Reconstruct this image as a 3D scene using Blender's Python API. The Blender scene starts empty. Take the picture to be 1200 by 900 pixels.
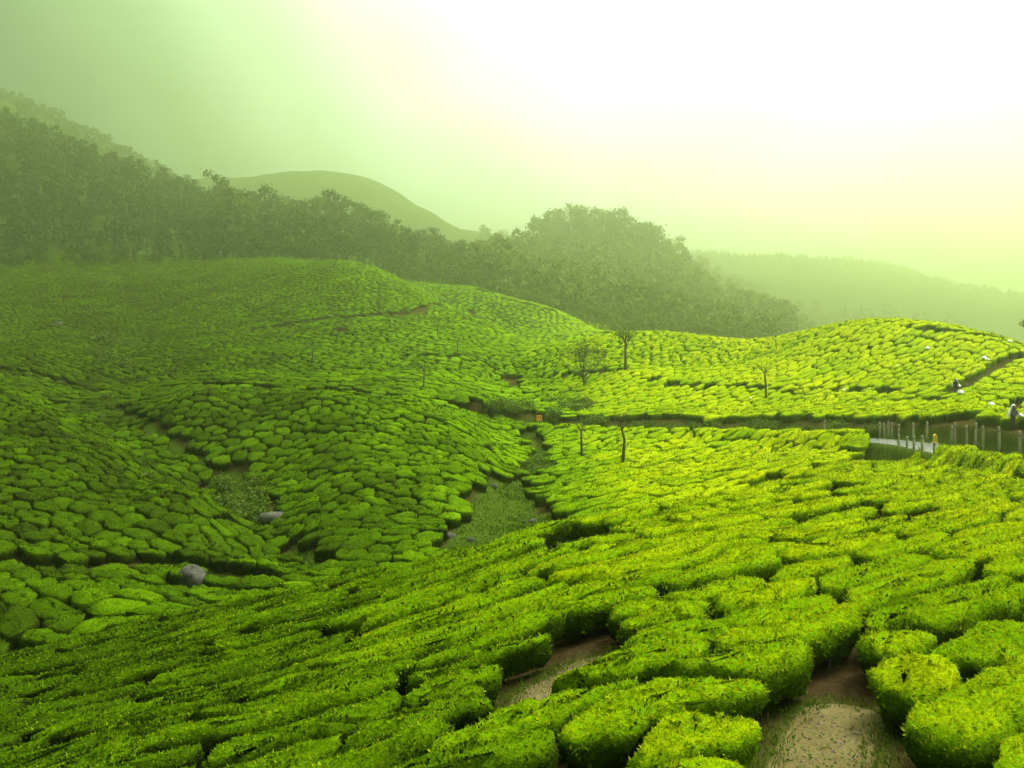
import bpy, math, random
import numpy as np

# ------------------------------------------------------------------ camera, sky, sun, exposure
F = 950.0          # focal length in pixels of the 1200 x 900 photograph
VH = 400.0         # row of the true horizon
scene = bpy.context.scene
col = scene.collection
cam_data = bpy.data.cameras.new('camera')
cam_data.sensor_width = 36.0
cam_data.lens = 36.0 * F / 1200.0
cam_data.shift_y = -(450.0 - VH) / 1200.0
cam_data.clip_start = 0.1
cam_data.clip_end = 9000.0
cam = bpy.data.objects.new('camera', cam_data)
cam.rotation_euler = (math.radians(90), 0, 0)
col.objects.link(cam)
scene.camera = cam

SUN_AZ = 62.0      # degrees to the right of the viewing direction
SUN_EL = 54.0
saz, sel = math.radians(SUN_AZ), math.radians(SUN_EL)
sun_dir = (math.sin(saz) * math.cos(sel), math.cos(saz) * math.cos(sel), math.sin(sel))

world = bpy.data.worlds.new('World')
scene.world = world
world.use_nodes = True
wn, wl = world.node_tree.nodes, world.node_tree.links
wn.clear()
w_out = wn.new('ShaderNodeOutputWorld')
w_bg = wn.new('ShaderNodeBackground')
w_sky = wn.new('ShaderNodeTexSky')
w_sky.sky_type = 'NISHITA'
w_sky.sun_disc = False
w_sky.sun_elevation = sel
w_sky.sun_rotation = saz
w_tc = wn.new('ShaderNodeTexCoord')
w_dot = wn.new('ShaderNodeVectorMath'); w_dot.operation = 'DOT_PRODUCT'
glow = np.array([0.75, 0.40, 0.52]); glow /= np.linalg.norm(glow)
w_dot.inputs[1].default_value = tuple(glow)
w_ramp = wn.new('ShaderNodeValToRGB')
cr = w_ramp.color_ramp
cr.interpolation = 'EASE'
stops = [(0.0, (0.006, 0.012, 0.002)), (0.50, (0.006, 0.012, 0.002)), (0.545, (0.013, 0.025, 0.005)), (0.60, (0.044, 0.070, 0.024)),
         (0.66, (0.135, 0.175, 0.108)), (0.72, (0.215, 0.250, 0.215)), (0.80, (0.290, 0.305, 0.315)), (1.0, (0.38, 0.385, 0.43))]
while len(cr.elements) < len(stops):
    cr.elements.new(0.5)
for e, (p, c) in zip(cr.elements, stops):
    e.position = p
    e.color = (c[0], c[1], c[2], 1)
w_map = wn.new('ShaderNodeMapRange')
w_map.inputs['From Min'].default_value = -1
w_map.inputs['From Max'].default_value = 1
wl.new(w_tc.outputs['Generated'], w_dot.inputs[0])
wl.new(w_dot.outputs['Value'], w_map.inputs['Value'])
wl.new(w_map.outputs['Result'], w_ramp.inputs['Fac'])
# an overcast sky is brighter and whiter overhead than at its rim
w_sep = wn.new('ShaderNodeSeparateXYZ')
wl.new(w_tc.outputs['Generated'], w_sep.inputs[0])
w_zen = wn.new('ShaderNodeMapRange')
w_zen.interpolation_type = 'SMOOTHSTEP'
w_zen.inputs['From Min'].default_value = 0.33
w_zen.inputs['From Max'].default_value = 0.95
wl.new(w_sep.outputs['Z'], w_zen.inputs['Value'])
w_ten = wn.new('ShaderNodeMath'); w_ten.operation = 'MULTIPLY_ADD'
wl.new(w_zen.outputs['Result'], w_ten.inputs[0])
w_ten.inputs[1].default_value = 40.0
w_ten.inputs[2].default_value = 10.0
w_mul = wn.new('ShaderNodeVectorMath'); w_mul.operation = 'SCALE'
wl.new(w_ramp.outputs['Color'], w_mul.inputs[0])
wl.new(w_ten.outputs[0], w_mul.inputs['Scale'])
w_mix = wn.new('ShaderNodeMix'); w_mix.data_type = 'RGBA'
w_mix.inputs['Factor'].default_value = 0.93          # cloud cover over the clear sky
wl.new(w_sky.outputs['Color'], w_mix.inputs[6])
# faint unevenness of the cloud
w_map2 = wn.new('ShaderNodeMapping'); w_map2.inputs['Scale'].default_value = (1.0, 1.0, 2.2)
wl.new(w_tc.outputs['Generated'], w_map2.inputs['Vector'])
w_noi = wn.new('ShaderNodeTexNoise'); w_noi.inputs['Scale'].default_value = 2.6; w_noi.inputs['Detail'].default_value = 4.0; w_noi.inputs['Roughness'].default_value = 0.5
wl.new(w_map2.outputs['Vector'], w_noi.inputs['Vector'])
w_nr = wn.new('ShaderNodeMapRange'); w_nr.inputs['From Min'].default_value = 0.3; w_nr.inputs['From Max'].default_value = 0.7
w_nr.inputs['To Min'].default_value = 0.80; w_nr.inputs['To Max'].default_value = 1.20
wl.new(w_noi.outputs['Fac'], w_nr.inputs['Value'])
w_mul2 = wn.new('ShaderNodeVectorMath'); w_mul2.operation = 'SCALE'
wl.new(w_mul.outputs[0], w_mul2.inputs[0]); wl.new(w_nr.outputs['Result'], w_mul2.inputs['Scale'])
wl.new(w_mul2.outputs[0], w_mix.inputs[7])
wl.new(w_mix.outputs[2], w_bg.inputs['Color'])
w_bg.inputs['Strength'].default_value = 0.1
wl.new(w_bg.outputs[0], w_out.inputs['Surface'])

sun_data = bpy.data.lights.new('sun', 'SUN')
sun_data.energy = 1.5
sun_data.angle = math.radians(12)
sun_data.color = (1.0, 0.98, 0.93)
sun = bpy.data.objects.new('sun', sun_data)
from mathutils import Vector, Matrix
sun.rotation_euler = Vector(sun_dir).to_track_quat('Z', 'Y').to_euler()
sun.location = (200, 160, 260)
col.objects.link(sun)

vs = scene.view_settings
vs.view_transform = 'Standard'
vs.look = 'None'
vs.exposure = 2.4
vs.gamma = 1.0
vs.use_curve_mapping = False
scene.cycles.use_denoising = True
scene.cycles.denoiser = 'OPENIMAGEDENOISE'
scene.cycles.volume_bounces = 2
scene.cycles.max_bounces = 6
scene.cycles.diffuse_bounces = 3
scene.cycles.transparent_max_bounces = 4
scene.cycles.volume_step_rate = 4.0

rng = np.random.default_rng(7)
random.seed(7)

# ------------------------------------------------------------------ terrain
# Each column is a line of sight of the photograph; (distance, row) pairs give the lie of the
# plucked tea surface along it, hollows hidden behind ridges included.
def fg_z(X, Y):
    g = np.where(X < 2, 0.25 * X, 0.5 + 0.055 * (X - 2))
    return -3.6 + g - 0.115 * Y

EDGE = np.array([(-700, 33), (-150, 33), (0, 32), (200, 32), (300, 31), (400, 30), (500, 29), (600, 28.5), (700, 30.5),
                 (800, 34), (900, 42), (950, 50), (1000, 59), (1040, 61), (1075, 57.5), (1105, 53), (1150, 47.5),
                 (1210, 40.5), (1400, 34), (1900, 34)], float)
def edge_y(u):
    return np.interp(u, EDGE[:, 0], EDGE[:, 1])

COLS = {
 -150: [(36, 805), (40, 760), (43, 715), (47, 690), (52, 640), (62, 575), (80, 500), (100, 448), (110, 455), (125, 440), (160, 405), (190, 380), (230, 345), (280, 310), (330, 290), (380, 255), (450, 190), (520, 140), (620, 100), (680, 110), (700, 84), (760, 100), (1000, 240), (1800, 300)],
 0: [(36, 775), (39, 742), (42, 695), (46, 672), (50, 640), (62, 562), (78, 502), (95, 455), (103, 463), (115, 446), (130, 430), (160, 408), (190, 390), (230, 355), (280, 322), (330, 302), (380, 275), (450, 225), (520, 180), (600, 150), (660, 162), (700, 119), (760, 132), (1000, 240), (1800, 300)],
 75: [(36, 752), (40, 728), (43, 688), (47, 668), (52, 632), (62, 567), (76, 512), (86, 487), (93, 498), (103, 483), (118, 459), (135, 434), (160, 411), (190, 392), (230, 358), (280, 323), (330, 302), (380, 278), (450, 236), (520, 197), (590, 178), (650, 190), (700, 150), (760, 162), (1000, 240), (1800, 300)],
 150: [(36, 735), (39, 722), (43, 690), (47, 668), (52, 634), (62, 582), (75, 530), (80, 537), (88, 519), (97, 490), (106, 470), (116, 460), (135, 440), (160, 415), (190, 395), (230, 362), (280, 325), (330, 303), (380, 282), (450, 246), (520, 222), (580, 210), (640, 222), (700, 188), (760, 196), (1000, 240), (1800, 300)],
 230: [(36, 718), (40, 714), (45, 690), (50, 655), (57, 600), (63, 572), (67, 580), (74, 573), (80, 540), (88, 495), (95, 459), (99, 461), (112, 447), (140, 420), (170, 397), (200, 372), (240, 342), (285, 315), (330, 301), (380, 288), (450, 262), (520, 242), (570, 238), (630, 252), (850, 222), (920, 207), (1050, 225), (1800, 290)],
 300: [(36, 705), (41, 703), (45, 682), (50, 650), (54, 655), (58, 634), (63, 612), (70, 575), (80, 520), (90, 475), (95, 458), (99, 461), (112, 444), (140, 415), (170, 392), (200, 365), (235, 335), (265, 315), (300, 305), (330, 300), (380, 290), (430, 282), (470, 280), (520, 292), (800, 240), (900, 204), (960, 212), (1200, 225), (1800, 250)],
 350: [(35, 696), (41, 695), (45, 677), (49, 660), (54, 640), (60, 608), (68, 570), (78, 520), (88, 470), (93, 459), (97, 463), (110, 449), (135, 422), (165, 395), (195, 363), (225, 332), (255, 310), (275, 307), (300, 306), (340, 303), (380, 293), (430, 286), (470, 290), (530, 300), (800, 235), (900, 200), (950, 208), (1200, 235), (1800, 270)],
 400: [(35, 690), (42, 688), (46, 668), (50, 645), (56, 610), (64, 568), (75, 513), (85, 470), (89, 461), (94, 466), (105, 457), (125, 435), (150, 408), (180, 375), (215, 335), (250, 305), (275, 313), (300, 314), (340, 305), (400, 290), (430, 288), (480, 300), (800, 245), (900, 202), (950, 214), (1300, 262), (1800, 290)],
 450: [(34, 683), (42, 684), (46, 660), (51, 630), (58, 593), (66, 552), (75, 512), (83, 480), (89, 466), (94, 470), (105, 458), (125, 434), (155, 405), (190, 366), (220, 335), (245, 317), (270, 327), (300, 325), (345, 312), (400, 297), (440, 295), (500, 305), (800, 258), (900, 219), (960, 232), (1300, 275), (1800, 295)],
 500: [(34, 678), (41, 680), (46, 652), (52, 618), (60, 578), (68, 540), (76, 504), (82, 481), (90, 471), (96, 475), (108, 460), (130, 432), (160, 402), (195, 370), (232, 343), (252, 354), (280, 340), (300, 332), (320, 342), (350, 326), (400, 306), (440, 300), (500, 310), (800, 280), (900, 245), (960, 258), (1300, 285), (1800, 300)],
 550: [(34, 668), (41, 672), (46, 648), (53, 610), (59, 583), (65, 553), (73, 518), (79, 500), (85, 509), (95, 491), (101, 480), (116, 456), (140, 424), (170, 397), (205, 368), (218, 372), (240, 378), (270, 350), (295, 335), (315, 346), (350, 332), (400, 315), (440, 307), (500, 318), (800, 298), (900, 270), (960, 280), (1300, 290), (1800, 302)],
 600: [(33.5, 655), (40, 664), (46, 642), (57, 600), (66, 577), (75, 550), (85, 522), (97, 501), (104, 490), (117, 468), (137, 438), (165, 408), (195, 391), (220, 402), (250, 388), (288, 348), (310, 360), (350, 342), (400, 323), (440, 315), (500, 325), (800, 305), (900, 275), (960, 286), (1300, 298), (1800, 305)],
 650: [(34, 648), (42, 648), (48, 622), (55, 598), (63, 572), (73, 547), (83, 525), (92, 508), (97, 503), (103, 496), (118, 464), (135, 430), (150, 407), (160, 401), (175, 412), (200, 414), (235, 394), (270, 362), (300, 374), (340, 358), (380, 336), (430, 312), (480, 305), (530, 322), (900, 290), (1400, 305), (1800, 310)],
 700: [(36, 635), (43, 634), (49, 608), (56, 584), (64, 561), (74, 538), (84, 518), (90, 508), (94, 505), (100, 496), (112, 468), (128, 432), (142, 407), (155, 393), (170, 404), (200, 412), (240, 386), (262, 391), (300, 395), (345, 368), (400, 335), (440, 316), (480, 309), (540, 325), (900, 300), (1400, 305), (1800, 312)],
 750: [(37, 622), (44, 620), (50, 594), (58, 570), (66, 550), (76, 530), (86, 511), (90, 507), (95, 500), (106, 474), (120, 442), (135, 412), (150, 389), (165, 400), (200, 410), (300, 398), (350, 374), (420, 335), (470, 319), (540, 332), (900, 308), (1400, 302), (1800, 312)],
 800: [(39, 605), (46, 604), (52, 580), (60, 560), (69, 541), (79, 522), (86, 508), (92, 501), (104, 473), (118, 442), (134, 411), (149, 391), (162, 402), (200, 410), (300, 402), (350, 385), (420, 352), (480, 330), (540, 340), (900, 315), (1300, 288), (1800, 312)],
 850: [(43, 592), (50, 584), (55, 566), (62, 547), (72, 528), (80, 514), (84, 509), (90, 502), (101, 475), (115, 440), (131, 414), (147, 396), (160, 406), (220, 411), (350, 398), (420, 372), (480, 352), (540, 358), (800, 335), (1300, 286), (1800, 310)],
 900: [(47, 570), (52, 566), (58, 549), (66, 532), (75, 516), (79, 510), (85, 502), (96, 476), (110, 444), (126, 415), (141, 394), (153, 404), (220, 411), (380, 405), (480, 385), (540, 384), (800, 345), (1250, 287), (1800, 312)],
 950: [(54, 545), (60, 536), (68, 521), (74, 511), (79, 504), (90, 480), (105, 445), (120, 412), (133, 385), (146, 396), (200, 410), (400, 403), (520, 396), (800, 352), (1200, 290), (1400, 305), (1800, 318)],
 1000: [(62, 527), (67, 517), (70, 513), (74, 505), (85, 480), (98, 448), (113, 410), (127, 378), (140, 388), (200, 410), (400, 405), (800, 356), (1200, 293), (1400, 305), (1800, 322)],
 1050: [(64, 519), (69, 510), (80, 482), (92, 450), (108, 410), (122, 374), (135, 384), (200, 410), (400, 406), (800, 362), (1200, 308), (1400, 318), (1800, 326)],
 1110: [(55, 528), (59, 518), (70, 492), (84, 458), (100, 420), (115, 379), (128, 389), (200, 411), (400, 406), (800, 368), (1200, 340), (1400, 346), (1800, 340)],
 1170: [(47.5, 539), (51, 526), (62, 500), (77, 465), (93, 428), (108, 391), (120, 402), (200, 412), (400, 408), (800, 374), (1200, 350), (1400, 355), (1800, 350)],
 1250: [(40, 557), (44, 540), (56, 510), (70, 480), (86, 445), (100, 416), (113, 425), (200, 415), (400, 410), (800, 380), (1200, 358), (1800, 358)],
 1350: [(37, 562), (41, 545), (53, 515), (68, 485), (84, 452), (98, 425), (112, 430), (200, 418), (400, 410), (800, 384), (1200, 362), (1800, 360)],
}
def deeper(Y, u):
    if Y < 330: return Y
    e = float(np.interp(u, (150, 300, 450, 560, 620), (0.60, 0.82, 1.0, 1.8, 2.25)))
    return 330.0 * (Y / 330.0) ** (e if Y < 700 else float(np.interp(u, (500, 650), (1.2, 1.4))))
pts = []
for u, lst in COLS.items():
    lst = [(deeper(Y, u), v) for Y, v in lst]
    us = [u]
    if u == -150: us = [-150, -420, -720]
    if u == 1350: us = [1350, 1620, 1920]
    for uu in us:
        for (Y, v) in lst:
            pts.append((uu, Y, (v - VH) / F))
        e = float(edge_y(uu))
        yy = 6.0
        while yy < e * 0.97:
            X = (uu - 600) / F * yy
            if uu in (-720, 1920) and False: break
            pts.append((uu, yy, -float(fg_z(np.array(X), yy)) / yy))
            yy *= 1.22
        X = (uu - 600) / F * e
        if uu < 1040:
            pts.append((uu, e, -float(fg_z(np.array(X), e)) / e))
pts = np.array(pts, float)
PX, PQ = 1 / 300.0, 3.0
P = np.stack([pts[:, 0] * PX, np.log(pts[:, 1]) * PQ], 1)
def kern(d2):
    return 0.5 * d2 * np.log(d2 + 1e-12)
def tps_solve(P, val, lam):
    n = len(P)
    d2 = ((P[:, None, :] - P[None, :, :]) ** 2).sum(-1)
    A = np.zeros((n + 3, n + 3))
    A[:n, :n] = kern(d2) + lam * np.eye(n)
    A[:n, n] = 1; A[:n, n + 1:] = P
    A[n, :n] = 1; A[n + 1:, :n] = P.T
    b = np.zeros(n + 3); b[:n] = val
    return np.linalg.solve(A, b)
W = tps_solve(P, pts[:, 2], 2e-4)
GU = np.concatenate([np.linspace(-700, -60, 40, endpoint=False), np.linspace(-60, 1260, 265), np.linspace(1260, 1900, 41)[1:]])
LQ = np.concatenate([np.linspace(math.log(1.2), math.log(5.5), 12, endpoint=False), np.linspace(math.log(5.5), math.log(36), 110, endpoint=False),
                     np.linspace(math.log(36), math.log(112), 180, endpoint=False), np.linspace(math.log(112), math.log(4200), 150)])
NU, NQ = len(GU), len(LQ)
UU, QQ = np.meshgrid(GU, LQ)                 # [NQ, NU]
YY = np.exp(QQ)
Yc = np.clip(YY, 5.5, 3250.0)
E = np.stack([UU.ravel() * PX, np.log(Yc).ravel() * PQ], 1)
S = np.empty(len(E))
for i in range(0, len(E), 20000):
    e = E[i:i + 20000]
    d2 = ((e ** 2).sum(1)[:, None] + (P ** 2).sum(1)[None, :] - 2 * e @ P.T).clip(0)
    S[i:i + 20000] = kern(d2) @ W[:-3] + W[-3] + e @ W[-2:]
ZT = -(S.reshape(NQ, NU)) * Yc               # plucked surface
XX = (UU - 600) / F * YY
def sstep(a, b, x):
    t = np.clip((x - a) / (b - a), 0, 1)
    return t * t * (3 - 2 * t)
def vnoise(x, y, seed=0):
    xi, yi = np.floor(x).astype(int), np.floor(y).astype(int)
    fx, fy = x - xi, y - yi
    fx, fy = fx * fx * (3 - 2 * fx), fy * fy * (3 - 2 * fy)
    def h(a, b):
        n = (a * 374761393 + b * 668265263 + seed * 974634777) & 0x7fffffff
        n = ((n ^ (n >> 13)) * 1274126177) & 0x7fffffff
        return ((n ^ (n >> 16)) & 0xffff) / 65535.0
    return (h(xi, yi) * (1 - fx) * (1 - fy) + h(xi + 1, yi) * fx * (1 - fy) + h(xi, yi + 1) * (1 - fx) * fy + h(xi + 1, yi + 1) * fx * fy) * 2 - 1
BUSH = 0.82
far = sstep(280, 360, YY)
ZT = ZT + far * (vnoise(XX / 60, YY / 60, 3) * 5 + vnoise(XX / 22, YY / 22, 4) * 2) * sstep(300, 700, YY)
ZT += 0.10 * vnoise(XX / 3.1, YY / 3.1, 11) * (1 - far) + 0.35 * vnoise(XX / 11, YY / 11, 12) * sstep(40, 60, YY) * (1 - far)
ZT = np.where((UU < -160) & (YY > 400), np.minimum(ZT, 215.0), ZT)
ZT = np.where(YY > 1500, np.minimum(ZT, 190.0 - (YY - 1500) * 0.03), ZT)
# the road cut into the hillside
def pix(u, v, Y):
    return ((u - 600) / F * Y, Y, -(v - VH) / F * Y)
ROAD = np.array([pix(606, 499, 99), pix(640, 502, 97), pix(700, 505.5, 94), pix(750, 507.5, 90), pix(850, 510, 83), pix(950, 512, 74), pix(1030, 516.5, 66),
                 pix(1072, 521, 61.5), pix(1100, 526, 57.5), pix(1130, 532, 53.5), pix(1170, 540, 48.5), pix(1230, 553, 42.5), pix(1330, 575, 35)])
def catmull(Pn, k):
    out = []
    n = len(Pn)
    for i in range(n - 1):
        p0, p1, p2, p3 = Pn[max(i - 1, 0)], Pn[i], Pn[i + 1], Pn[min(i + 2, n - 1)]
        for t in np.linspace(0, 1, k, endpoint=False):
            out.append(0.5 * ((2 * p1) + (-p0 + p2) * t + (2 * p0 - 5 * p1 + 4 * p2 - p3) * t * t + (-p0 + 3 * p1 - 3 * p2 + p3) * t ** 3))
    out.append(Pn[-1])
    return np.array(out)
ROADC = catmull(ROAD, 8)
def dist_poly(X, Y, poly, side=False):
    """distance to a polyline, the parameter along it and the side"""
    best = np.full(X.shape, 1e9); par = np.zeros(X.shape); sd = np.zeros(X.shape)
    for i in range(len(poly) - 1):
        a, b = poly[i][:2], poly[i + 1][:2]
        dx, dy = b[0] - a[0], b[1] - a[1]
        L2 = dx * dx + dy * dy + 1e-9
        t = np.clip(((X - a[0]) * dx + (Y - a[1]) * dy) / L2, 0, 1)
        ex, ey = X - a[0] - t * dx, Y - a[1] - t * dy
        d = np.hypot(ex, ey)
        m = d < best
        best = np.where(m, d, best); par = np.where(m, i + t, par); sd = np.where(m, dx * ey - dy * ex, sd)
    return best, par, sd
RD, RP, RS = dist_poly(XX, YY, ROADC)
RZ = np.interp(RP, np.arange(len(ROADC)), ROADC[:, 2])
up = RS > 0                                   # uphill side: a low cut bank
ZT = ZT + np.where(up, 1.5 * sstep(2.4, 3.4, RD) * (1 - sstep(5, 17, RD)), 0.0)
ZG = ZT - BUSH * (1 - far)
w = np.where(up, 1 - sstep(2.5, 3.4, RD), 1 - sstep(2.4, np.where(YY < 63, 3.1, 5.0), RD))
ZG = ZG * (1 - w) + (RZ - 0.03) * w
# keep the tea between us and the bend low enough for the road to show
def bil(arr, X, Y):
    X, Y = np.asarray(X, float), np.asarray(Y, float)
    Yk = np.clip(Y, 1.25, 4100)
    u = np.clip(600 + X / Yk * F, GU[0], GU[-1] - 1e-6)
    q = np.log(Yk)
    i = np.clip(np.searchsorted(GU, u) - 1, 0, NU - 2)
    j = np.clip(np.searchsorted(LQ, q) - 1, 0, NQ - 2)
    fu = (u - GU[i]) / (GU[i + 1] - GU[i]); fq = (q - LQ[j]) / (LQ[j + 1] - LQ[j])
    return (arr[j, i] * (1 - fu) * (1 - fq) + arr[j, i + 1] * fu * (1 - fq) + arr[j + 1, i] * (1 - fu) * fq + arr[j + 1, i + 1] * fu * fq)
def ground(X, Y):
    return bil(ZG, X, Y)
def top_vrow(arr):
    return VH - arr / YY * F
VT = np.minimum.accumulate(top_vrow(ZT), axis=0)     # skyline so far along each line of sight
def raycast(u, v, arr=None):
    arr = ZG if arr is None else arr
    i = int(np.clip(np.searchsorted(GU, u), 0, NU - 1))
    rows = VH - arr[:, i] / YY[:, i] * F
    ok = np.where((rows <= v) & (YY[:, i] > 4))[0]
    if len(ok) == 0:
        return None
    j = ok[0]
    Y = YY[j, i]
    if j > 0 and rows[j - 1] > v:
        t = (rows[j - 1] - v) / (rows[j - 1] - rows[j] + 1e-9)
        Y = YY[j - 1, i] + t * (YY[j, i] - YY[j - 1, i])
    X = (u - 600) / F * Y
    return np.array([X, Y, float(bil(arr, X, Y))])

# ------------------------------------------------------------------ materials
def nodes_of(name):
    m = bpy.data.materials.new(name)
    m.use_nodes = True
    nt = m.node_tree
    nt.nodes.clear()
    out = nt.nodes.new('ShaderNodeOutputMaterial')
    return m, nt, nt.nodes, nt.links, out
def noise(nt, scale, detail=4, rough=0.6, vec=None):
    n = nt.nodes.new('ShaderNodeTexNoise')
    n.inputs['Scale'].default_value = scale
    n.inputs['Detail'].default_value = detail
    n.inputs['Roughness'].default_value = rough
    if vec is not None:
        nt.links.new(vec, n.inputs['Vector'])
    return n
def ramp(nt, fac, stops, interp='LINEAR'):
    r = nt.nodes.new('ShaderNodeValToRGB')
    r.color_ramp.interpolation = interp
    while len(r.color_ramp.elements) < len(stops):
        r.color_ramp.elements.new(0.5)
    for e, (p, c) in zip(r.color_ramp.elements, stops):
        e.position = p
        e.color = (c[0], c[1], c[2], 1)
    nt.links.new(fac, r.inputs['Fac'])
    return r
def mixc(nt, fac, a, b):
    m = nt.nodes.new('ShaderNodeMix'); m.data_type = 'RGBA'
    for sock, val in ((m.inputs['Factor'], fac), (m.inputs[6], a), (m.inputs[7], b)):
        if isinstance(val, (tuple, list)):
            sock.default_value = (val[0], val[1], val[2], 1)
        elif isinstance(val, (int, float)):
            sock.default_value = val
        else:
            nt.links.new(val, sock)
    return m.outputs[2]
def math_(nt, op, a, b=None):
    m = nt.nodes.new('ShaderNodeMath'); m.operation = op
    for s, val in zip(m.inputs, (a, b)):
        if val is None: continue
        if isinstance(val, (int, float)): s.default_value = val
        else: nt.links.new(val, s)
    return m.outputs[0]
def attr(nt, name):
    a = nt.nodes.new('ShaderNodeAttribute'); a.attribute_name = name
    return a.outputs['Fac']
def geo_pos(nt):
    return nt.nodes.new('ShaderNodeNewGeometry').outputs['Position']
def bump(nt, h, strength=0.5, dist=0.05):
    b = nt.nodes.new('ShaderNodeBump')
    b.inputs['Strength'].default_value = strength
    b.inputs['Distance'].default_value = dist
    nt.links.new(h, b.inputs['Height'])
    return b.outputs['Normal']
def principled(nt, base, rough=0.7, spec=0.3, normal=None):
    p = nt.nodes.new('ShaderNodeBsdfPrincipled')
    if isinstance(base, (tuple, list)): p.inputs['Base Color'].default_value = (*base[:3], 1)
    else: nt.links.new(base, p.inputs['Base Color'])
    if isinstance(rough, (int, float)): p.inputs['Roughness'].default_value = rough
    else: nt.links.new(rough, p.inputs['Roughness'])
    p.inputs['Specular IOR Level'].default_value = spec
    if normal is not None: nt.links.new(normal, p.inputs['Normal'])
    return p
MATS = {}
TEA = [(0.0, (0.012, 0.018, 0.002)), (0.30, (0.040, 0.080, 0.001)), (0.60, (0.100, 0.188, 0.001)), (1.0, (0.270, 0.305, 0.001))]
def mat_leaf(name, stops, trans=0.42, rough=0.6, spec=0.02):
    m, nt, N, L, out = nodes_of(name)
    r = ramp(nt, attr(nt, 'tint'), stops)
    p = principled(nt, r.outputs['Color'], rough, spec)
    t = N.new('ShaderNodeBsdfTranslucent')
    L.new(r.outputs['Color'], t.inputs['Color'])
    mx = N.new('ShaderNodeMixShader'); mx.inputs[0].default_value = trans
    L.new(p.outputs[0], mx.inputs[1]); L.new(t.outputs[0], mx.inputs[2])
    L.new(mx.outputs[0], out.inputs['Surface'])
    MATS[name] = m
    return m
mat_leaf('tea_leaf', TEA)
mat_leaf('tree_leaf', [(0, (0.018, 0.036, 0.005)), (0.5, (0.048, 0.084, 0.006)), (1, (0.13, 0.175, 0.010))], 0.2, 0.6, 0.06)
mat_leaf('grass_blade', [(0, (0.028, 0.062, 0.002)), (0.5, (0.060, 0.115, 0.003)), (1, (0.12, 0.13, 0.012))], 0.25, 0.6, 0.06)
def mat_hull():
    m, nt, N, L, out = nodes_of('tea_foliage')
    pos = geo_pos(nt)
    n1 = noise(nt, 9.0, 5, 0.7, pos)
    n2 = noise(nt, 1.1, 3, 0.5, pos)
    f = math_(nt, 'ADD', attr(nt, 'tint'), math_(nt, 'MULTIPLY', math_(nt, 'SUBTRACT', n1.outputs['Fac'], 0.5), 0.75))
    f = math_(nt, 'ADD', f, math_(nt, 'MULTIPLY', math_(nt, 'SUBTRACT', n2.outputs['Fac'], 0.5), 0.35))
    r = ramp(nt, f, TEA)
    p = principled(nt, r.outputs['Color'], 0.8, 0.0, bump(nt, n1.outputs['Fac'], 1.0, 0.16))
    L.new(p.outputs[0], out.inputs['Surface'])
    MATS['tea_foliage'] = m
mat_hull()
def mat_ground():
    m, nt, N, L, out = nodes_of('hillside_ground')
    pos = geo_pos(nt)
    n1 = noise(nt, 0.9, 6, 0.65, pos); n2 = noise(nt, 6.0, 5, 0.7, pos); n3 = noise(nt, 0.05, 4, 0.6, pos); n4 = noise(nt, 30.0, 4, 0.7, pos)
    soil = ramp(nt, n2.outputs['Fac'], [(0.3, (0.016, 0.010, 0.004)), (0.7, (0.042, 0.028, 0.011))]).outputs['Color']
    dirt = ramp(nt, n1.outputs['Fac'], [(0.3, (0.055, 0.042, 0.015)), (0.52, (0.105, 0.084, 0.032)), (0.72, (0.165, 0.135, 0.056))]).outputs['Color']
    dirt = mixc(nt, math_(nt, 'MULTIPLY', n4.outputs['Fac'], 0.5), dirt, (0.05, 0.036, 0.016))
    grass = ramp(nt, n2.outputs['Fac'], [(0.25, (0.014, 0.026, 0.003)), (0.5, (0.030, 0.052, 0.004)), (0.75, (0.060, 0.076, 0.010))]).outputs['Color']
    wood = ramp(nt, n3.outputs['Fac'], [(0.3, (0.012, 0.024, 0.004)), (0.7, (0.034, 0.056, 0.008))]).outputs['Color']
    c = mixc(nt, math_(nt, 'MULTIPLY', attr(nt, 'grass'), 1.0), soil, grass)
    c = mixc(nt, attr(nt, 'wood'), c, wood)
    dm = N.new('ShaderNodeMapRange'); dm.interpolation_type = 'SMOOTHSTEP'
    dm.inputs['From Min'].default_value = 0.40; dm.inputs['From Max'].default_value = 0.62
    L.new(math_(nt, 'ADD', attr(nt, 'dirt'), math_(nt, 'MULTIPLY', math_(nt, 'SUBTRACT', n1.outputs['Fac'], 0.5), 0.7)), dm.inputs['Value'])
    c = mixc(nt, dm.outputs['Result'], c, dirt)
    h = math_(nt, 'ADD', n2.outputs['Fac'], math_(nt, 'MULTIPLY', n4.outputs['Fac'], 0.35))
    p = principled(nt, c, 0.95, 0.0, bump(nt, h, 0.8, 0.07))
    L.new(p.outputs[0], out.inputs['Surface'])
    MATS['ground'] = m
mat_ground()
def mat_simple(name, stops, scale, rough=0.8, spec=0.2, bstr=0.5, bdist=0.02, detail=5):
    m, nt, N, L, out = nodes_of(name)
    tc = N.new('ShaderNodeTexCoord')
    n = noise(nt, scale, detail, 0.65, tc.outputs['Object'])
    r = ramp(nt, n.outputs['Fac'], stops)
    p = principled(nt, r.outputs['Color'], rough, spec, bump(nt, n.outputs['Fac'], bstr, bdist))
    L.new(p.outputs[0], out.inputs['Surface'])
    MATS[name] = m
mat_simple('bark', [(0.3, (0.018, 0.013, 0.008)), (0.7, (0.055, 0.044, 0.028))], 9, 0.9)
mat_simple('pale_bark', [(0.3, (0.05, 0.046, 0.03)), (0.7, (0.12, 0.11, 0.075))], 3, 0.85)
mat_simple('rock', [(0.3, (0.012, 0.011, 0.007)), (0.5, (0.032, 0.030, 0.021)), (0.72, (0.085, 0.080, 0.058))], 2.6, 0.9, 0.2, 0.9, 0.08, 8)
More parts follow.
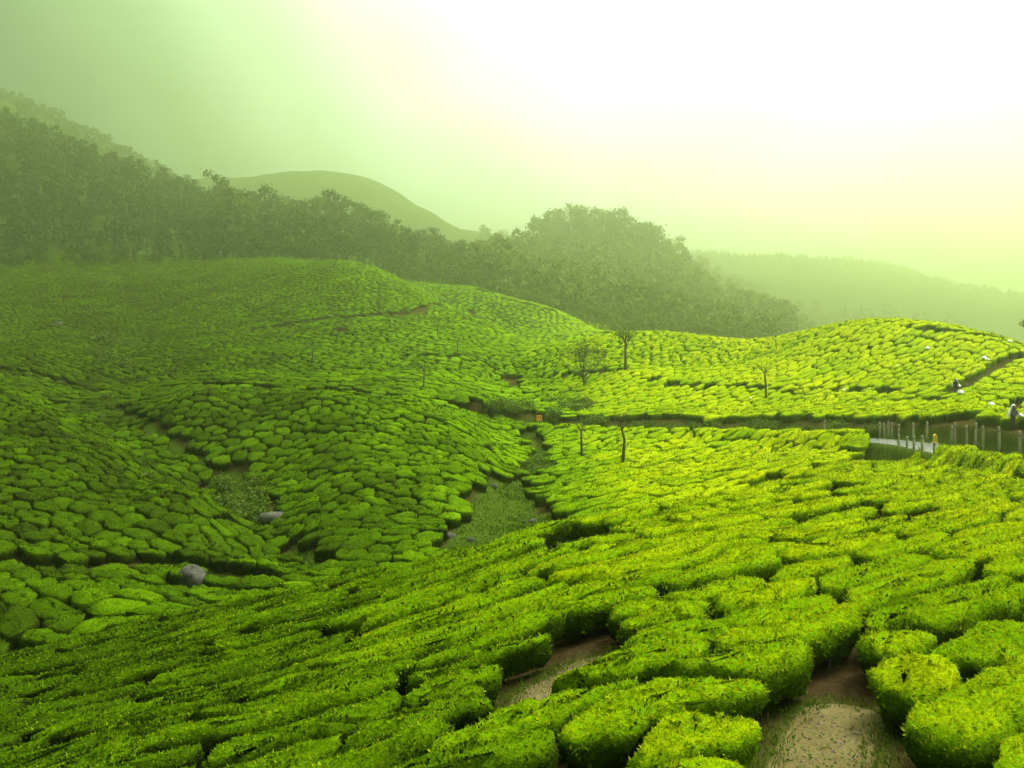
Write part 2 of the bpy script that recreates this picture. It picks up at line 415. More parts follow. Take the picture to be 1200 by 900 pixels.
mat_simple('pebble', [(0.3, (0.06, 0.045, 0.025)), (0.7, (0.16, 0.12, 0.07))], 30, 0.95)
mat_simple('asphalt', [(0.3, (0.075, 0.078, 0.072)), (0.7, (0.14, 0.142, 0.13))], 3, 0.22, 0.7, 0.15, 0.01)
mat_simple('post_wood', [(0.3, (0.19, 0.16, 0.10)), (0.7, (0.42, 0.37, 0.25))], 7, 0.8)
mat_simple('yellow_paint', [(0.3, (0.55, 0.36, 0.02)), (0.7, (0.72, 0.50, 0.03))], 6, 0.6)
mat_simple('orange_paint', [(0.3, (0.70, 0.30, 0.02)), (0.7, (0.80, 0.38, 0.03))], 6, 0.5)
mat_simple('black_paint', [(0.3, (0.02, 0.02, 0.02)), (0.7, (0.035, 0.035, 0.03))], 6, 0.5)
mat_simple('white_cloth', [(0.3, (0.70, 0.70, 0.66)), (0.7, (0.84, 0.84, 0.80))], 6, 0.9)
mat_simple('skin', [(0.3, (0.16, 0.085, 0.05)), (0.7, (0.20, 0.11, 0.065))], 8, 0.6)
mat_simple('dark_cloth', [(0.3, (0.05, 0.035, 0.05)), (0.7, (0.09, 0.06, 0.07))], 8, 0.9)
mat_simple('whitewash', [(0.3, (0.45, 0.44, 0.38)), (0.7, (0.66, 0.65, 0.58))], 2, 0.9)
mat_simple('rusty_roof', [(0.3, (0.07, 0.045, 0.03)), (0.7, (0.13, 0.085, 0.055))], 2, 0.8)

# ------------------------------------------------------------------ mesh helpers
class Acc:
    """collects vertices, faces, a tint per vertex and a material slot per face"""
    def __init__(self):
        self.v, self.loops, self.starts, self.tot, self.mi, self.t = [], [], [], [], [], []
        self.nv = 0; self.nl = 0
    def add(self, v, faces, tint, mi=0):
        """faces: int array (n,k)"""
        v = np.asarray(v, np.float32); faces = np.asarray(faces, np.int64)
        n, k = faces.shape
        self.v.append(v)
        self.loops.append((faces + self.nv).ravel())
        self.starts.append(self.nl + np.arange(n) * k)
        self.tot.append(np.full(n, k))
        self.mi.append(np.full(n, mi))
        self.t.append(np.broadcast_to(np.asarray(tint, np.float32), (len(v),)))
        self.nv += len(v); self.nl += n * k
    def mesh(self, name, mats, smooth=True):
        me = bpy.data.meshes.new(name)
        if not self.v:
            return me
        v = np.concatenate(self.v); lo = np.concatenate(self.loops); st = np.concatenate(self.starts); to = np.concatenate(self.tot)
        me.vertices.add(len(v)); me.vertices.foreach_set('co', v.ravel())
        me.loops.add(len(lo)); me.loops.foreach_set('vertex_index', lo.astype(np.int32))
        me.polygons.add(len(st)); me.polygons.foreach_set('loop_start', st.astype(np.int32))
        me.polygons.foreach_set('loop_total', to.astype(np.int32))
        me.polygons.foreach_set('material_index', np.concatenate(self.mi).astype(np.int32))
        me.polygons.foreach_set('use_smooth', np.full(len(st), smooth))
        a = me.attributes.new('tint', 'FLOAT', 'POINT')
        a.data.foreach_set('value', np.concatenate(self.t).astype(np.float32))
        for m in mats:
            me.materials.append(MATS[m])
        me.update()
        me.validate()
        return me
def link(name, me, parent=None, loc=None):
    o = bpy.data.objects.new(name, me)
    col.objects.link(o)
    if parent is not None: o.parent = parent
    if loc is not None: o.location = loc
    return o
def tag(o, label=None, cat=None, group=None, kind=None):
    if label: o['label'] = label
    if cat: o['category'] = cat
    if group: o['group'] = group
    if kind: o['kind'] = kind
    return o
def tube(acc, path, radii, n=6, tint=0.5, mi=0):
    path = np.asarray(path, float); m = len(path)
    V = []
    for i in range(m):
        d = path[min(i + 1, m - 1)] - path[max(i - 1, 0)]
        d = d / (np.linalg.norm(d) + 1e-9)
        a = np.cross(d, (0.31, 0.95, 0.05)); a /= np.linalg.norm(a) + 1e-9
        b = np.cross(d, a)
        th = np.arange(n) / n * 2 * math.pi
        V.append(path[i] + radii[i] * (np.cos(th)[:, None] * a + np.sin(th)[:, None] * b))
    V = np.concatenate(V + [path[-1:]])
    k = np.arange(n); k2 = (k + 1) % n
    F4 = np.concatenate([np.stack([i * n + k, i * n + k2, (i + 1) * n + k2, (i + 1) * n + k], 1) for i in range(m - 1)])
    base = acc.nv
    acc.add(V, F4, tint, mi)
    acc_tri = np.stack([(m - 1) * n + k, (m - 1) * n + k2, np.full(n, m * n)], 1)
    # end cap on the same vertices
    acc.loops.append((acc_tri + base).ravel()); acc.starts.append(acc.nl + np.arange(n) * 3); acc.tot.append(np.full(n, 3)); acc.mi.append(np.full(n, mi)); acc.nl += 3 * n
def box(acc, c, s, tint=0.5, mi=0, rz=0.0, taper=1.0):
    x, y, z = np.array(s) / 2.0
    v = np.array([(-x, -y, -z), (x, -y, -z), (x, y, -z), (-x, y, -z), (-x * taper, -y * taper, z), (x * taper, -y * taper, z), (x * taper, y * taper, z), (-x * taper, y * taper, z)])
    ca, sa = math.cos(rz), math.sin(rz)
    v = np.stack([v[:, 0] * ca - v[:, 1] * sa, v[:, 0] * sa + v[:, 1] * ca, v[:, 2]], 1) + np.array(c)
    acc.add(v, [(0, 3, 2, 1), (4, 5, 6, 7), (0, 1, 5, 4), (1, 2, 6, 5), (2, 3, 7, 6), (3, 0, 4, 7)], tint, mi)
def leaves(acc, p, d, L, wid, tint, mi=0, fold=0.12, tri=False, face=None):
    """folded diamond leaves: base p, direction d (unit), length L"""
    n = len(p)
    if n == 0: return
    r = rng.normal(size=(n, 3))
    s = np.cross(d, r if face is None else face + 0.38 * r); s /= np.linalg.norm(s, axis=1)[:, None] + 1e-9
    nn = np.cross(s, d)
    L = np.broadcast_to(L, (n,))[:, None]
    mid = p + d * L * 0.45
    a = mid + s * L * wid * 0.5 + nn * L * fold
    b = mid - s * L * wid * 0.5 + nn * L * fold
    tip = p + d * L
    if tri:                                   # far away a leaf spray is a single triangle
        V = np.stack([p + s * L * wid * 0.5, tip, p - s * L * wid * 0.5], 1).reshape(-1, 3)
        acc.add(V, np.arange(n)[:, None] * 3 + np.array([0, 1, 2]), np.repeat(tint, 3), mi)
        return
    V = np.stack([p, a, tip, b], 1).reshape(-1, 3)
    base = np.arange(n)[:, None] * 4
    acc.add(V, np.concatenate([base + np.array([0, 1, 2]), base + np.array([0, 2, 3])]), np.repeat(tint, 4), mi)
def sample_tris(V, T, dens):
    """random points on triangles, dens per m2 and triangle"""
    a, b, c = V[T[:, 0]], V[T[:, 1]], V[T[:, 2]]
    cr = np.cross(b - a, c - a)
    A = np.linalg.norm(cr, axis=1) * 0.5
    n = rng.poisson(A * dens)
    idx = np.repeat(np.arange(len(T)), n)
    r1 = np.sqrt(rng.random(len(idx))); r2 = rng.random(len(idx))
    p = a[idx] * (1 - r1)[:, None] + b[idx] * (r1 * (1 - r2))[:, None] + c[idx] * (r1 * r2)[:, None]
    nr = cr[idx] / (2 * A[idx][:, None] + 1e-12)
    return p, nr

# ------------------------------------------------------------------ where no tea grows (rows of the photograph laid on the ground)
def lay(pl, arr=None):
    out = [raycast(u, v, arr) for u, v in pl]
    return np.array([p for p in out if p is not None])
MASKS = []          # (polyline, half width, dirt 0..1, grass 0..1)
CLEAR = {}
def bare(pl, w, dirt=0.0, grass=0.0, arr=None, clear=None):
    MASKS.append((lay(pl, arr), w, dirt, grass))
    CLEAR[len(MASKS) - 1] = w if clear is None else clear
bare([(560, 645), (575, 620), (590, 600), (600, 578)], 1.9, 0.0, 1)            # grassy valley floor
bare([(600, 578), (630, 556), (632, 535), (618, 508)], 0.6, 0.0, 1)
bare([(660, 628), (620, 612)], 1.5, 0, 1)
bare([(372, 670), (340, 652)], 0.7, 0.1, 1)
bare([(310, 622), (285, 592), (262, 565)], 1.2, 0.0, 1)
bare([(240, 548), (190, 515), (140, 487), (112, 462)], 0.3, 0.0, 1)
bare([(0, 671), (100, 671), (180, 668), (235, 672), (300, 688)], 0.55, 0.35, 0.3)
bare([(190, 459), (300, 459), (400, 463), (480, 471), (550, 486)], 0.5, 0.1, 0.2)
bare([(230, 397), (320, 386), (420, 374), (490, 369), (555, 369)], 0.9, 0.2, 0.2)
bare([(590, 352), (650, 366)], 1.0, 0.1, 0.4)
bare([(0, 436), (60, 446), (100, 458)], 0.8, 0.2, 0.3)
bare([(625, 446), (690, 441), (740, 438)], 0.4, 0.15, 0.7)
bare([(760, 450), (860, 458), (1010, 461), (1060, 468), (1110, 478)], 0.35, 0.1, 0.2)
bare([(1105, 470), (1140, 450), (1165, 437), (1200, 422)], 0.45, 0.1, 0.2)
bare([(1060, 388), (1120, 394), (1170, 402)], 0.4, 0.1, 0.2)
bare([(1145, 494), (1200, 476)], 0.4, 0.1, 0.2)
bare([(203, 692), (238, 690)], 0.6, 0.2, 0.6)
bare([(905, 570), (960, 597), (1010, 615), (1080, 627)], 0.3, 0.0, 0.3, None, 0.42)
bare([(646, 812), (668, 800), (698, 784)], 0.6, 1.0, 0.5, None, -0.1)
bare([(660, 848), (684, 836)], 0.35, 0.9, 0.5, None, -0.1)                      # bare earth patch
bare([(690, 645), (705, 650)], 1.0, 0.62, 0.8)
bare([(935, 965), (955, 915), (970, 870), (985, 842)], 0.45, 1.0, 0.6, None, -0.1)
bare([(720, 660), (800, 664), (880, 668), (1000, 680), (1110, 696), (1200, 706)], 0.2, 0.0, 0.6)
def mask_dist(X, Y):
    """signed clearance in metres: negative inside a bare strip"""
    best = np.full(np.shape(X), 1e9)
    for k_, (pl, w, dr, gr) in enumerate(MASKS):
        if len(pl) < 2: continue
        w = CLEAR[k_]
        d, _, _ = dist_poly(np.asarray(X, float), np.asarray(Y, float), pl)
        best = np.minimum(best, d - w)
    d, _, sd = dist_poly(np.asarray(X, float), np.asarray(Y, float), ROADC)
    best = np.minimum(best, d - np.where(sd > 0, 4.1, np.interp(np.asarray(Y, float), [47, 52, 55, 58, 61, 66], [0.5, 0.8, 2.6, 3.4, 2.4, 1.2])))
    return best

# ------------------------------------------------------------------ the ground sheet
dirt = np.zeros(XX.shape); grassw = np.zeros(XX.shape)
for pl, wd, dr, gr in MASKS:
    if len(pl) < 2: continue
    sel = (YY > pl[:, 1].min() - 12) & (YY < pl[:, 1].max() + 12)
    d = np.full(XX.shape, 1e9)
    d[sel] = dist_poly(XX[sel], YY[sel], pl)[0]
    fall = 1 - sstep(wd * 0.75, wd * 1.15 + 0.25, d)
    dirt = np.maximum(dirt, dr * fall); grassw = np.maximum(grassw, gr * (1 - sstep(wd * 0.9, wd * 1.3 + 0.4, d)))
grassw = np.maximum(grassw, (1 - sstep(2.6, 4.2, RD)) * 0.9)
grassw = np.maximum(grassw, 0.85 * sstep(250, 330, YY))
# under-growth beyond the rim of the near slope
rim = edge_y(UU)
grassw = np.maximum(grassw, 0.75 * sstep(1.0, 3.0, YY - rim) * (1 - sstep(11, 15, YY - rim)) * (UU < 900))
wood = sstep(300, 345, YY)
acc = Acc()
gi = (np.arange(NQ - 1)[:, None] * NU + np.arange(NU - 1)[None, :]).ravel()
acc.add(np.stack([XX.ravel(), YY.ravel(), ZG.ravel()], 1), np.stack([gi, gi + 1, gi + NU + 1, gi + NU], 1), 0.5)
me = acc.mesh('ground', ['ground'])
for nm, arr in (('dirt', dirt), ('grass', grassw), ('wood', wood)):
    a = me.attributes.new(nm, 'FLOAT', 'POINT'); a.data.foreach_set('value', arr.ravel().astype(np.float32))
tag(link('hillside_ground', me), 'rolling ground of the valley under the tea and woods', 'ground', kind='structure')

# ------------------------------------------------------------------ tea bushes
def clip_poly(poly, nx, ny, c):
    out = []
    n = len(poly)
    for i in range(n):
        p, q = poly[i], poly[(i + 1) % n]
        dp = nx * p[0] + ny * p[1] - c; dq = nx * q[0] + ny * q[1] - c
        if dp <= 0: out.append(p)
        if (dp < 0) != (dq < 0) and dp != dq:
            t = dp / (dp - dq)
            out.append((p[0] + t * (q[0] - p[0]), p[1] + t * (q[1] - p[1])))
    return out
def lattice(s0, s1, t0, t1, dmin, dmax, dt, jit, short=None):
    """seeds in rows t = const with random lengths along s"""
    rows = []
    j = 0
    t = t0
    while t < t1:
        s = s0 + random.random() * dmax
        row = []
        while s < s1:
            ln = random.uniform(dmin, dmax)
            if short is not None and short(s + 0.8, t): ln = random.uniform(1.3, 2.5)
            row.append((s + ln / 2, t + random.uniform(-jit, jit) * dt))
            s += ln
        rows.append(row)
        t += dt * random.uniform(0.80, 1.22)
    return rows
def cells(rows, dmax, dt, keep):
    """Voronoi cells of the seeds kept, in row space; s is squeezed so that rows hold together"""
    k = dt / (dmax * 0.72)
    out = []
    for j, row in enumerate(rows):
        if not row: continue
        kp = keep(np.array([p[0] for p in row]), np.array([p[1] for p in row]))
        for i, (s, t) in enumerate(row):
            if not kp[i]: continue
            S, T = s * k, t
            poly = [(S - 2 * dt, T - 1.6 * dt), (S + 2 * dt, T - 1.6 * dt), (S + 2 * dt, T + 1.6 * dt), (S - 2 * dt, T + 1.6 * dt)]
            for jj in range(max(0, j - 2), min(len(rows), j + 3)):
                for (s2, t2) in rows[jj]:
                    if abs(s2 - s) > 2.2 * dmax or (s2 == s and t2 == t): continue
                    nx, ny = s2 * k - S, t2 - T
                    poly = clip_poly(poly, nx, ny, nx * (S + nx / 2) + ny * (T + ny / 2))
                    if len(poly) < 3: break
                if len(poly) < 3: break
            if len(poly) >= 3:
                out.append((s, t, np.array([(a / k, b) for a, b in poly])))
    return out
def rounded(poly, n, times=2):
    p = poly
    for _ in range(times):
        q = np.roll(p, -1, 0)
        p = np.stack([p * 0.75 + q * 0.25, p * 0.25 + q * 0.75], 1).reshape(-1, 2)
    q = np.concatenate([p, p[:1]])
    d = np.concatenate([[0], np.cumsum(np.linalg.norm(np.diff(q, axis=0), axis=1))])
    x = np.linspace(0, d[-1], n, endpoint=False)
    return np.stack([np.interp(x, d, q[:, 0]), np.interp(x, d, q[:, 1])], 1)
NEAR_RINGS = [(0.24, 0.16), (0.10, 0.38), (0.02, 0.60), (0.01, 0.79), (0.07, 0.93), (0.22, 1.0)]
MID_RINGS = [(0.12, 0.05), (0.02, 0.55), (0.01, 0.90), (0.09, 1.0)]
FAR_RINGS = [(0.05, 0.0), (0.02, 0.65), (0.25, 0.97)]
def bush(poly, gap, h, n, rings, jitter, to_xy):
    """one domed plucking table standing on the ground; returns vertices, quads, triangles"""
    c = poly.mean(0)
    o = rounded(poly, n, 1 if 10 < n < 20 else 2)
    rel = o - c
    hs, ht = np.abs(rel[:, 0]).max(), np.abs(rel[:, 1]).max()
    def sc(d): return np.array([max(0.12, 1 - (d + gap) / hs), max(0.12, 1 - (d + gap) / ht)])
    V = []; H = []
    for d, z in rings:
        V.append(c + rel * sc(d * min(1.0, ht / 0.6)))
        H.append(np.full(n, z * h))
    V.append(c + rel * sc(0.0) * 0.30); H.append(np.full(n, 1.02 * h))
    V.append(c[None]); H.append(np.array([1.03 * h]))
    st = np.concatenate(V); H = np.concatenate(H)
    x, y = to_xy(st[:, 0], st[:, 1])
    if jitter:
        x = x + rng.normal(0, jitter, len(x)); y = y + rng.normal(0, jitter, len(y)); H = H + rng.normal(0, jitter * 0.9, len(H))
        H = H + 0.09 * vnoise(x / 0.6, y / 0.6, 31) * (H > 0.5 * h) + 0.05 * vnoise(x / 0.22, y / 0.22, 33)
        x = x + 0.08 * vnoise(y / 0.5, x / 0.6 + H, 35); y = y + 0.08 * vnoise(x / 0.5, y / 0.6 + H, 36)
    m = len(rings) + 1
    k = np.arange(n); k2 = (k + 1) % n
    Q = np.concatenate([np.stack([i * n + k, i * n + k2, (i + 1) * n + k2, (i + 1) * n + k], 1) for i in range(m - 1)])
    T = np.stack([(m - 1) * n + k, (m - 1) * n + k2, np.full(n, m * n)], 1)
    return x, y, H, Q, T
def add_mesh(acc, V, Q, T, tint, mi=0):
    b = acc.nv
    acc.add(V, Q, tint, mi)
    acc.loops.append((T + b).ravel()); acc.starts.append(acc.nl + np.arange(len(T)) * 3); acc.tot.append(np.full(len(T), 3)); acc.mi.append(np.full(len(T), mi)); acc.nl += 3 * len(T)
def tris_of(Q, T):
    return np.concatenate([Q[:, [0, 1, 2]], Q[:, [0, 2, 3]], T])
def flush_light(X, Y):
    """leaf tint of the field: fresher flush on the right, plus painted left-to-right light"""
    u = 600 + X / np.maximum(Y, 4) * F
    base = 0.23 + 0.42 * sstep(100, 950, u) + 0.27 * sstep(540, 800, u) * sstep(15, 55, Y) + 0.08 * sstep(90, 140, Y) * sstep(100, 500, u) + 0.20 * (1 - sstep(30, 52, Y))  # dim left, bright right and near ground: light painted into the leaf tint
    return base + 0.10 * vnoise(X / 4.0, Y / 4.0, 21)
def visible(X, Y, margin):
    Z = ground(X, Y) + 0.9
    u = np.clip(600 + X / Y * F, GU[0], GU[-1])
    v = VH - Z / Y * F
    i = np.clip(np.searchsorted(GU, u), 0, NU - 1)
    j = np.clip(np.searchsorted(LQ, np.log(Y)) - 2, 0, NQ - 1)
    return v <= VT[j, i] + margin
def fg_warp(x):
    """rows swing away from the camera towards the right"""
    return 0.06 * x + 0.62 * np.where(x < -3, 0, np.where(x > 5, (x - 5) + 4.0, (x + 3) ** 2 / 16.0))
def fg_xy(s, t):
    k = 1.0 + 0.28 * sstep(-7, 7, s)              # rows stand wider apart towards the right
    return s, (t - 12.0) * k + 12.0 + fg_warp(s) + 0.3 * vnoise(s / 5.5, t / 3.6, 61) + 0.08 * vnoise(s / 1.5, t / 1.3, 62)
def fg_keep(s, t):
    X, Y = fg_xy(s, t)
    Yp = np.maximum(Y, 0.5)
    u = 600 + X / Yp * F
    ok = (Y > 6.3) & (Y < edge_y(u) + 1.2) & (u > -220) & (u < 1380)
    ok &= mask_dist(X, np.maximum(Y, 1.3)) > 0.30
    v = VH - ground(X, Yp) / Yp * F
    return ok & (v < 1010)
def fg_short(s, t):
    X, Y = fg_xy(np.array(s), np.array(t))
    if not 6 < Y < 32: return False
    return any(float(dist_poly(X[None] if X.ndim else np.array([X]), np.array([float(Y)]), pl)[0][0]) < wd + 2.0 for pl, wd, dr, gr in NEARMASKS)
NEARMASKS = [m_ for m_ in MASKS if len(m_[0]) > 1 and m_[0][:, 1].mean() < 30 and m_[2] > 0.5]
rows = lattice(-27, 42, -16, 34, 2.0, 6.2, 1.04, 0.15, fg_short)
fg_cells = cells(rows, 6.2, 1.04, fg_keep)
# bushes stop at the bare earth: each table is trimmed back from it
def inv_t(X, Y):
    ts = np.linspace(-20, 40, 1201)
    return float(ts[np.argmin(np.abs(fg_xy(np.full(1201, X), ts)[1] - Y))])
DISCS = []
for u_, v_, r_ in ((622, 812, 0.50), (645, 804, 0.62), (668, 794, 0.62), (690, 782, 0.45), (640, 832, 0.55), (664, 824, 0.55),
                   (938, 960, 0.50), (952, 920, 0.52), (966, 880, 0.55), (980, 850, 0.5), (996, 824, 0.40), (1004, 905, 0.35)):
    q_ = raycast(u_, v_)
    DISCS.append((q_[0], inv_t(q_[0], q_[1]), r_ * 0.84))
def area2(pl):
    return 0.5 * abs(np.dot(pl[:, 0], np.roll(pl[:, 1], -1)) - np.dot(pl[:, 1], np.roll(pl[:, 0], -1)))
def trim(poly):
    for cs, ct, r in DISCS:
        if poly[:, 0].min() > cs + r or poly[:, 0].max() < cs - r or poly[:, 1].min() > ct + r or poly[:, 1].max() < ct - r: continue
        best, ba = None, 0.0
        for nx, ny, c in ((1, 0, cs - r), (-1, 0, -cs - r), (0, 1, ct - r), (0, -1, -ct - r)):
            q = clip_poly([tuple(a) for a in poly], nx, ny, c)
            if len(q) >= 3:
                q = np.array(q); a = area2(q)
                if a > ba: best, ba = q, a
        if best is None or ba < 0.45 or np.ptp(best[:, 1]) < 0.5 or np.ptp(best[:, 0]) < 0.5: return None
        poly = best
    return poly
fg = []
for s, t, poly in fg_cells:
    poly = trim(poly)
    if poly is None: continue
    X, Y = fg_xy(poly[:, 0].mean(), poly[:, 1].mean())
    fg.append((Y, X, poly))
fg.sort(key=lambda r: r[0])
print('near bushes', len(fg))
def leaf_len(Y): return float(np.clip(0.0032 * Y + 0.042, 0.062, 0.25)) if Y < 40 else float(np.clip(0.0036 * Y, 0.18, 0.46))
def clothe(acc, V, T, Y, X, cover, tint0, mi, tri=False):
    L = leaf_len(Y)
    dens = cover / (0.225 * L * L)
    p, nr = sample_tris(V, T, np.full(len(T), dens))
    if len(p) == 0: return
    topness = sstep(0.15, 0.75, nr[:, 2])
    keep = (nr[:, 2] > -0.5)
    p, nr, topness = p[keep], nr[keep], topness[keep]
    d = nr * 0.55 + rng.normal(0, 0.60, p.shape)
    d[:, 2] += 0.25
    d /= np.linalg.norm(d, axis=1)[:, None]
    tint = tint0 + 0.58 * (topness - 0.80) + rng.normal(0, 0.13, len(p)) + 0.12 * vnoise(p[:, 0] / 0.5, p[:, 1] / 0.5, 5)  # side leaves older and darker, with side shade painted into the tint
    leaves(acc, p - nr * L * 0.55, d, L * rng.uniform(0.7, 1.35, len(p)), 0.42 if not tri else 0.55, np.clip(tint, 0.02, 1), mi, 0.12, tri, nr)
SPECIAL = {}
def nearest_bush(u, v):
    q = raycast(u, v, ZT)
    return min(range(len(fg)), key=lambda i: (fg[i][1] - q[0]) ** 2 + (fg[i][0] - q[1]) ** 2)
for (u_, v_, lb_) in ((1085, 790, 'tea bush with yellowing leaves and bare stems beside the earth path'),
                      (850, 868, 'low rounded tea bush at the mouth of the earth path'),
                      (1130, 860, 'broad bright green tea bush across the earth path from the low rounded one'),
                      (560, 770, 'dark tea bush beside the bare earth patch'),
                      (740, 810, 'long tea bush reaching past the lower edge of the bare earth patch')):
    k_ = nearest_bush(u_, v_)
    SPECIAL.setdefault((fg[k_][0], fg[k_][1]), lb_)
def bush_label(u, X, Y, root):
    if (Y, X) in SPECIAL: return SPECIAL[(Y, X)], None
    if Y > 30: return 'small flat-topped tea bush on the shoulder just below the road', 'tea bushes below the road'
    if X < -3 and Y > 20: return 'tea bush in the hedge-like rows along the rim above the left gully', 'tea bushes along the rim'
    if X < -1: return 'tea bush in the long rows running down to the left of the bare earth patch', 'tea bushes left of the bare patch'
    if Y < 17: return 'waist-high tea bush near the earth path, its sides dark and leafy', 'tea bushes round the earth path'
    return 'broad tea bush in the rows between the earth path and the road shoulder', 'tea bushes on the level shoulder'
n_ind = 0
stuff = Acc()
for Y, X, poly in fg:
    u = 600 + X / Y * F
    near = Y < 17
    n = 30 if near else 22
    h = BUSH * random.uniform(0.80, 1.02)
    gap = (random.uniform(0.02, 0.07) if X > 1 else random.uniform(0.03, 0.07)) + 0.0015 * Y
    x, y, H, Q, T = bush(poly, gap, h, n, NEAR_RINGS, 0.03, fg_xy)
    gz = ground(x, y)
    V = np.stack([x, y, gz + H], 1)
    t0 = float(flush_light(np.array(X), np.array(Y))) + random.uniform(-0.07, 0.07)
    if 'yellowing' in SPECIAL.get((Y, X), ''): t0 += 0.09
    ind = n_ind < 298 and -40 < u < 1240
    a = Acc() if ind else stuff
    c = np.array([X, Y, float(ground(X, Y))])
    if ind: V = V - c
    add_mesh(a, V, Q, T, np.clip(t0 - 0.16 - 0.36 * (1 - sstep(0.72, 0.96, H / h)), 0, 1), 0)  # lower hull darker: old leaves plus painted shade
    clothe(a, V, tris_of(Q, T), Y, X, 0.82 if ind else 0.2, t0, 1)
    if not ind: continue
    n_ind += 1
    if near:
        root = bpy.data.objects.new('tea_bush', None); col.objects.link(root); root.location = c
        root.empty_display_size = 0.3
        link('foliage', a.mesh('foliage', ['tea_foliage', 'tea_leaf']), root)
        rel = poly - poly.mean(0)
        for q in range(5):
            f = rng.uniform(-0.34, 0.34, 2)
            sx, sy = fg_xy(poly[:, 0].mean() + f[0] * np.abs(rel[:, 0]).max(), poly[:, 1].mean() + f[1] * np.abs(rel[:, 1]).max())
            g = float(ground(sx, sy))
            ta = Acc()
            bend = rng.normal(0, 0.06, 2)
            base = np.array([sx, sy, g - 0.04]) - c
            tube(ta, [base, base + (bend[0] * 0.4, bend[1] * 0.4, 0.2), base + (bend[0], bend[1], 0.42), base + (bend[0] * 1.5, bend[1] * 1.5, 0.55)], [0.045, 0.034, 0.028, 0.02], 6)
            link('stem', ta.mesh('stem', ['bark']), root)
    else:
        root = link('tea_bush', a.mesh('tea_bush', ['tea_foliage', 'tea_leaf']), None, c)
    label, grp = bush_label(u, X, Y, root)
    tag(root, label, 'tea bush', grp)
print('individual bushes', n_ind)

# the far hills: left spur, middle mound, back hill, right hill
GULLY = lay([(372, 670), (310, 622), (285, 592), (240, 548), (190, 515), (140, 487), (112, 455)])
VALLEY = lay([(560, 645), (590, 600), (600, 578), (632, 545), (618, 508)])
TRACK = np.array([(-60, 99.0), (-45, 97.0), (-30, 96.5), (-19, 90.5), (-10, 92.0), (-3.0, 98.0), (0.5, 101.0)])
def zone_of(X, Y):
    u = 600 + X / Y * F
    _, _, sg = dist_poly(X, Y, GULLY); _, _, sv = dist_poly(X, Y, VALLEY)
    ytr = np.interp(X, TRACK[:, 0], TRACK[:, 1])
    z = np.full(np.shape(X), 2)                                  # back hill
    z = np.where((Y < ytr), 1, z)                                # middle mound
    z = np.where((sg > 0) & (Y < 108), 0, z)                     # left spur
    z = np.where((sv < 0) & (Y < 103), 3, z)                     # below the road and right hill
    z = np.where((Y >= 100) & (u > 610 + (Y - 100) * 0.35) & (Y < 190), 3, z)
    z = np.where((Y >= 205) & (u > 520), 4, z)                   # rear knoll
    return z
def make_zone(zid, ang, dmin, dmax, dt, box_, jit=0.30):
    ca, sa = math.cos(math.radians(ang)), math.sin(math.radians(ang))
    def to_xy(s, t):
        s, t = np.asarray(s, float), np.asarray(t, float)
        t = t + 0.7 * vnoise(s / 7.0, t / 6.0, 70 + zid) + 0.22 * vnoise(s / 1.9, t / 1.7, 80 + zid)
        s = s + 0.6 * vnoise(s / 6.0 + 9.3, t / 6.0, 90 + zid)
        return s * ca - t * sa, s * sa + t * ca
    cs = [(x * ca + y * sa, -x * sa + y * ca) for x in box_[:2] for y in box_[2:]]
    s0, s1 = min(c[0] for c in cs), max(c[0] for c in cs); t0, t1 = min(c[1] for c in cs), max(c[1] for c in cs)
    def keep(s, t):
        X, Y = to_xy(s, t)
        ok = (X > box_[0]) & (X < box_[1]) & (Y > box_[2]) & (Y < box_[3])
        Yp = np.maximum(Y, 20.0)
        u = 600 + X / Yp * F
        ok &= (u > -90) & (u < 1290) & (Yp > edge_y(u) + np.where(u < 300, 5.5, np.where(u > 880, 1.9, 8.0)))
        if not ok.any(): return ok
        ok &= zone_of(X, Yp) == zid
        ok &= visible(X, Yp, 22.0)
        if ok.any():
            k = np.where(ok)[0]
            ok[k] = mask_dist(X[k], Yp[k]) > 0.35
        # ragged upper rim and a few missing bushes
        ok &= (vnoise(X / 9, Yp / 9, 55) > -0.86) if zid in (2, 4) else True
        return ok
    return cells(lattice(s0, s1, t0, t1, dmin, dmax, dt, jit), dmax, dt, keep), to_xy
zones = [(0, -32, 0.8, 3.2, 1.2, (-85, -8, 36, 108)), (1, -35, 0.8, 3.2, 1.18, (-62, 8, 44, 104)),
         (3, 38, 1.0, 3.6, 1.04, (-4, 90, 42, 172)), (2, -38, 1.5, 3.0, 1.45, (-240, 22, 88, 335)), (4, -38, 1.9, 3.2, 1.8, (-40, 50, 205, 335))]
tot = 0
BX, BY, BH, BQ, BT, CF, CT = [], [], [], [], [], [], []
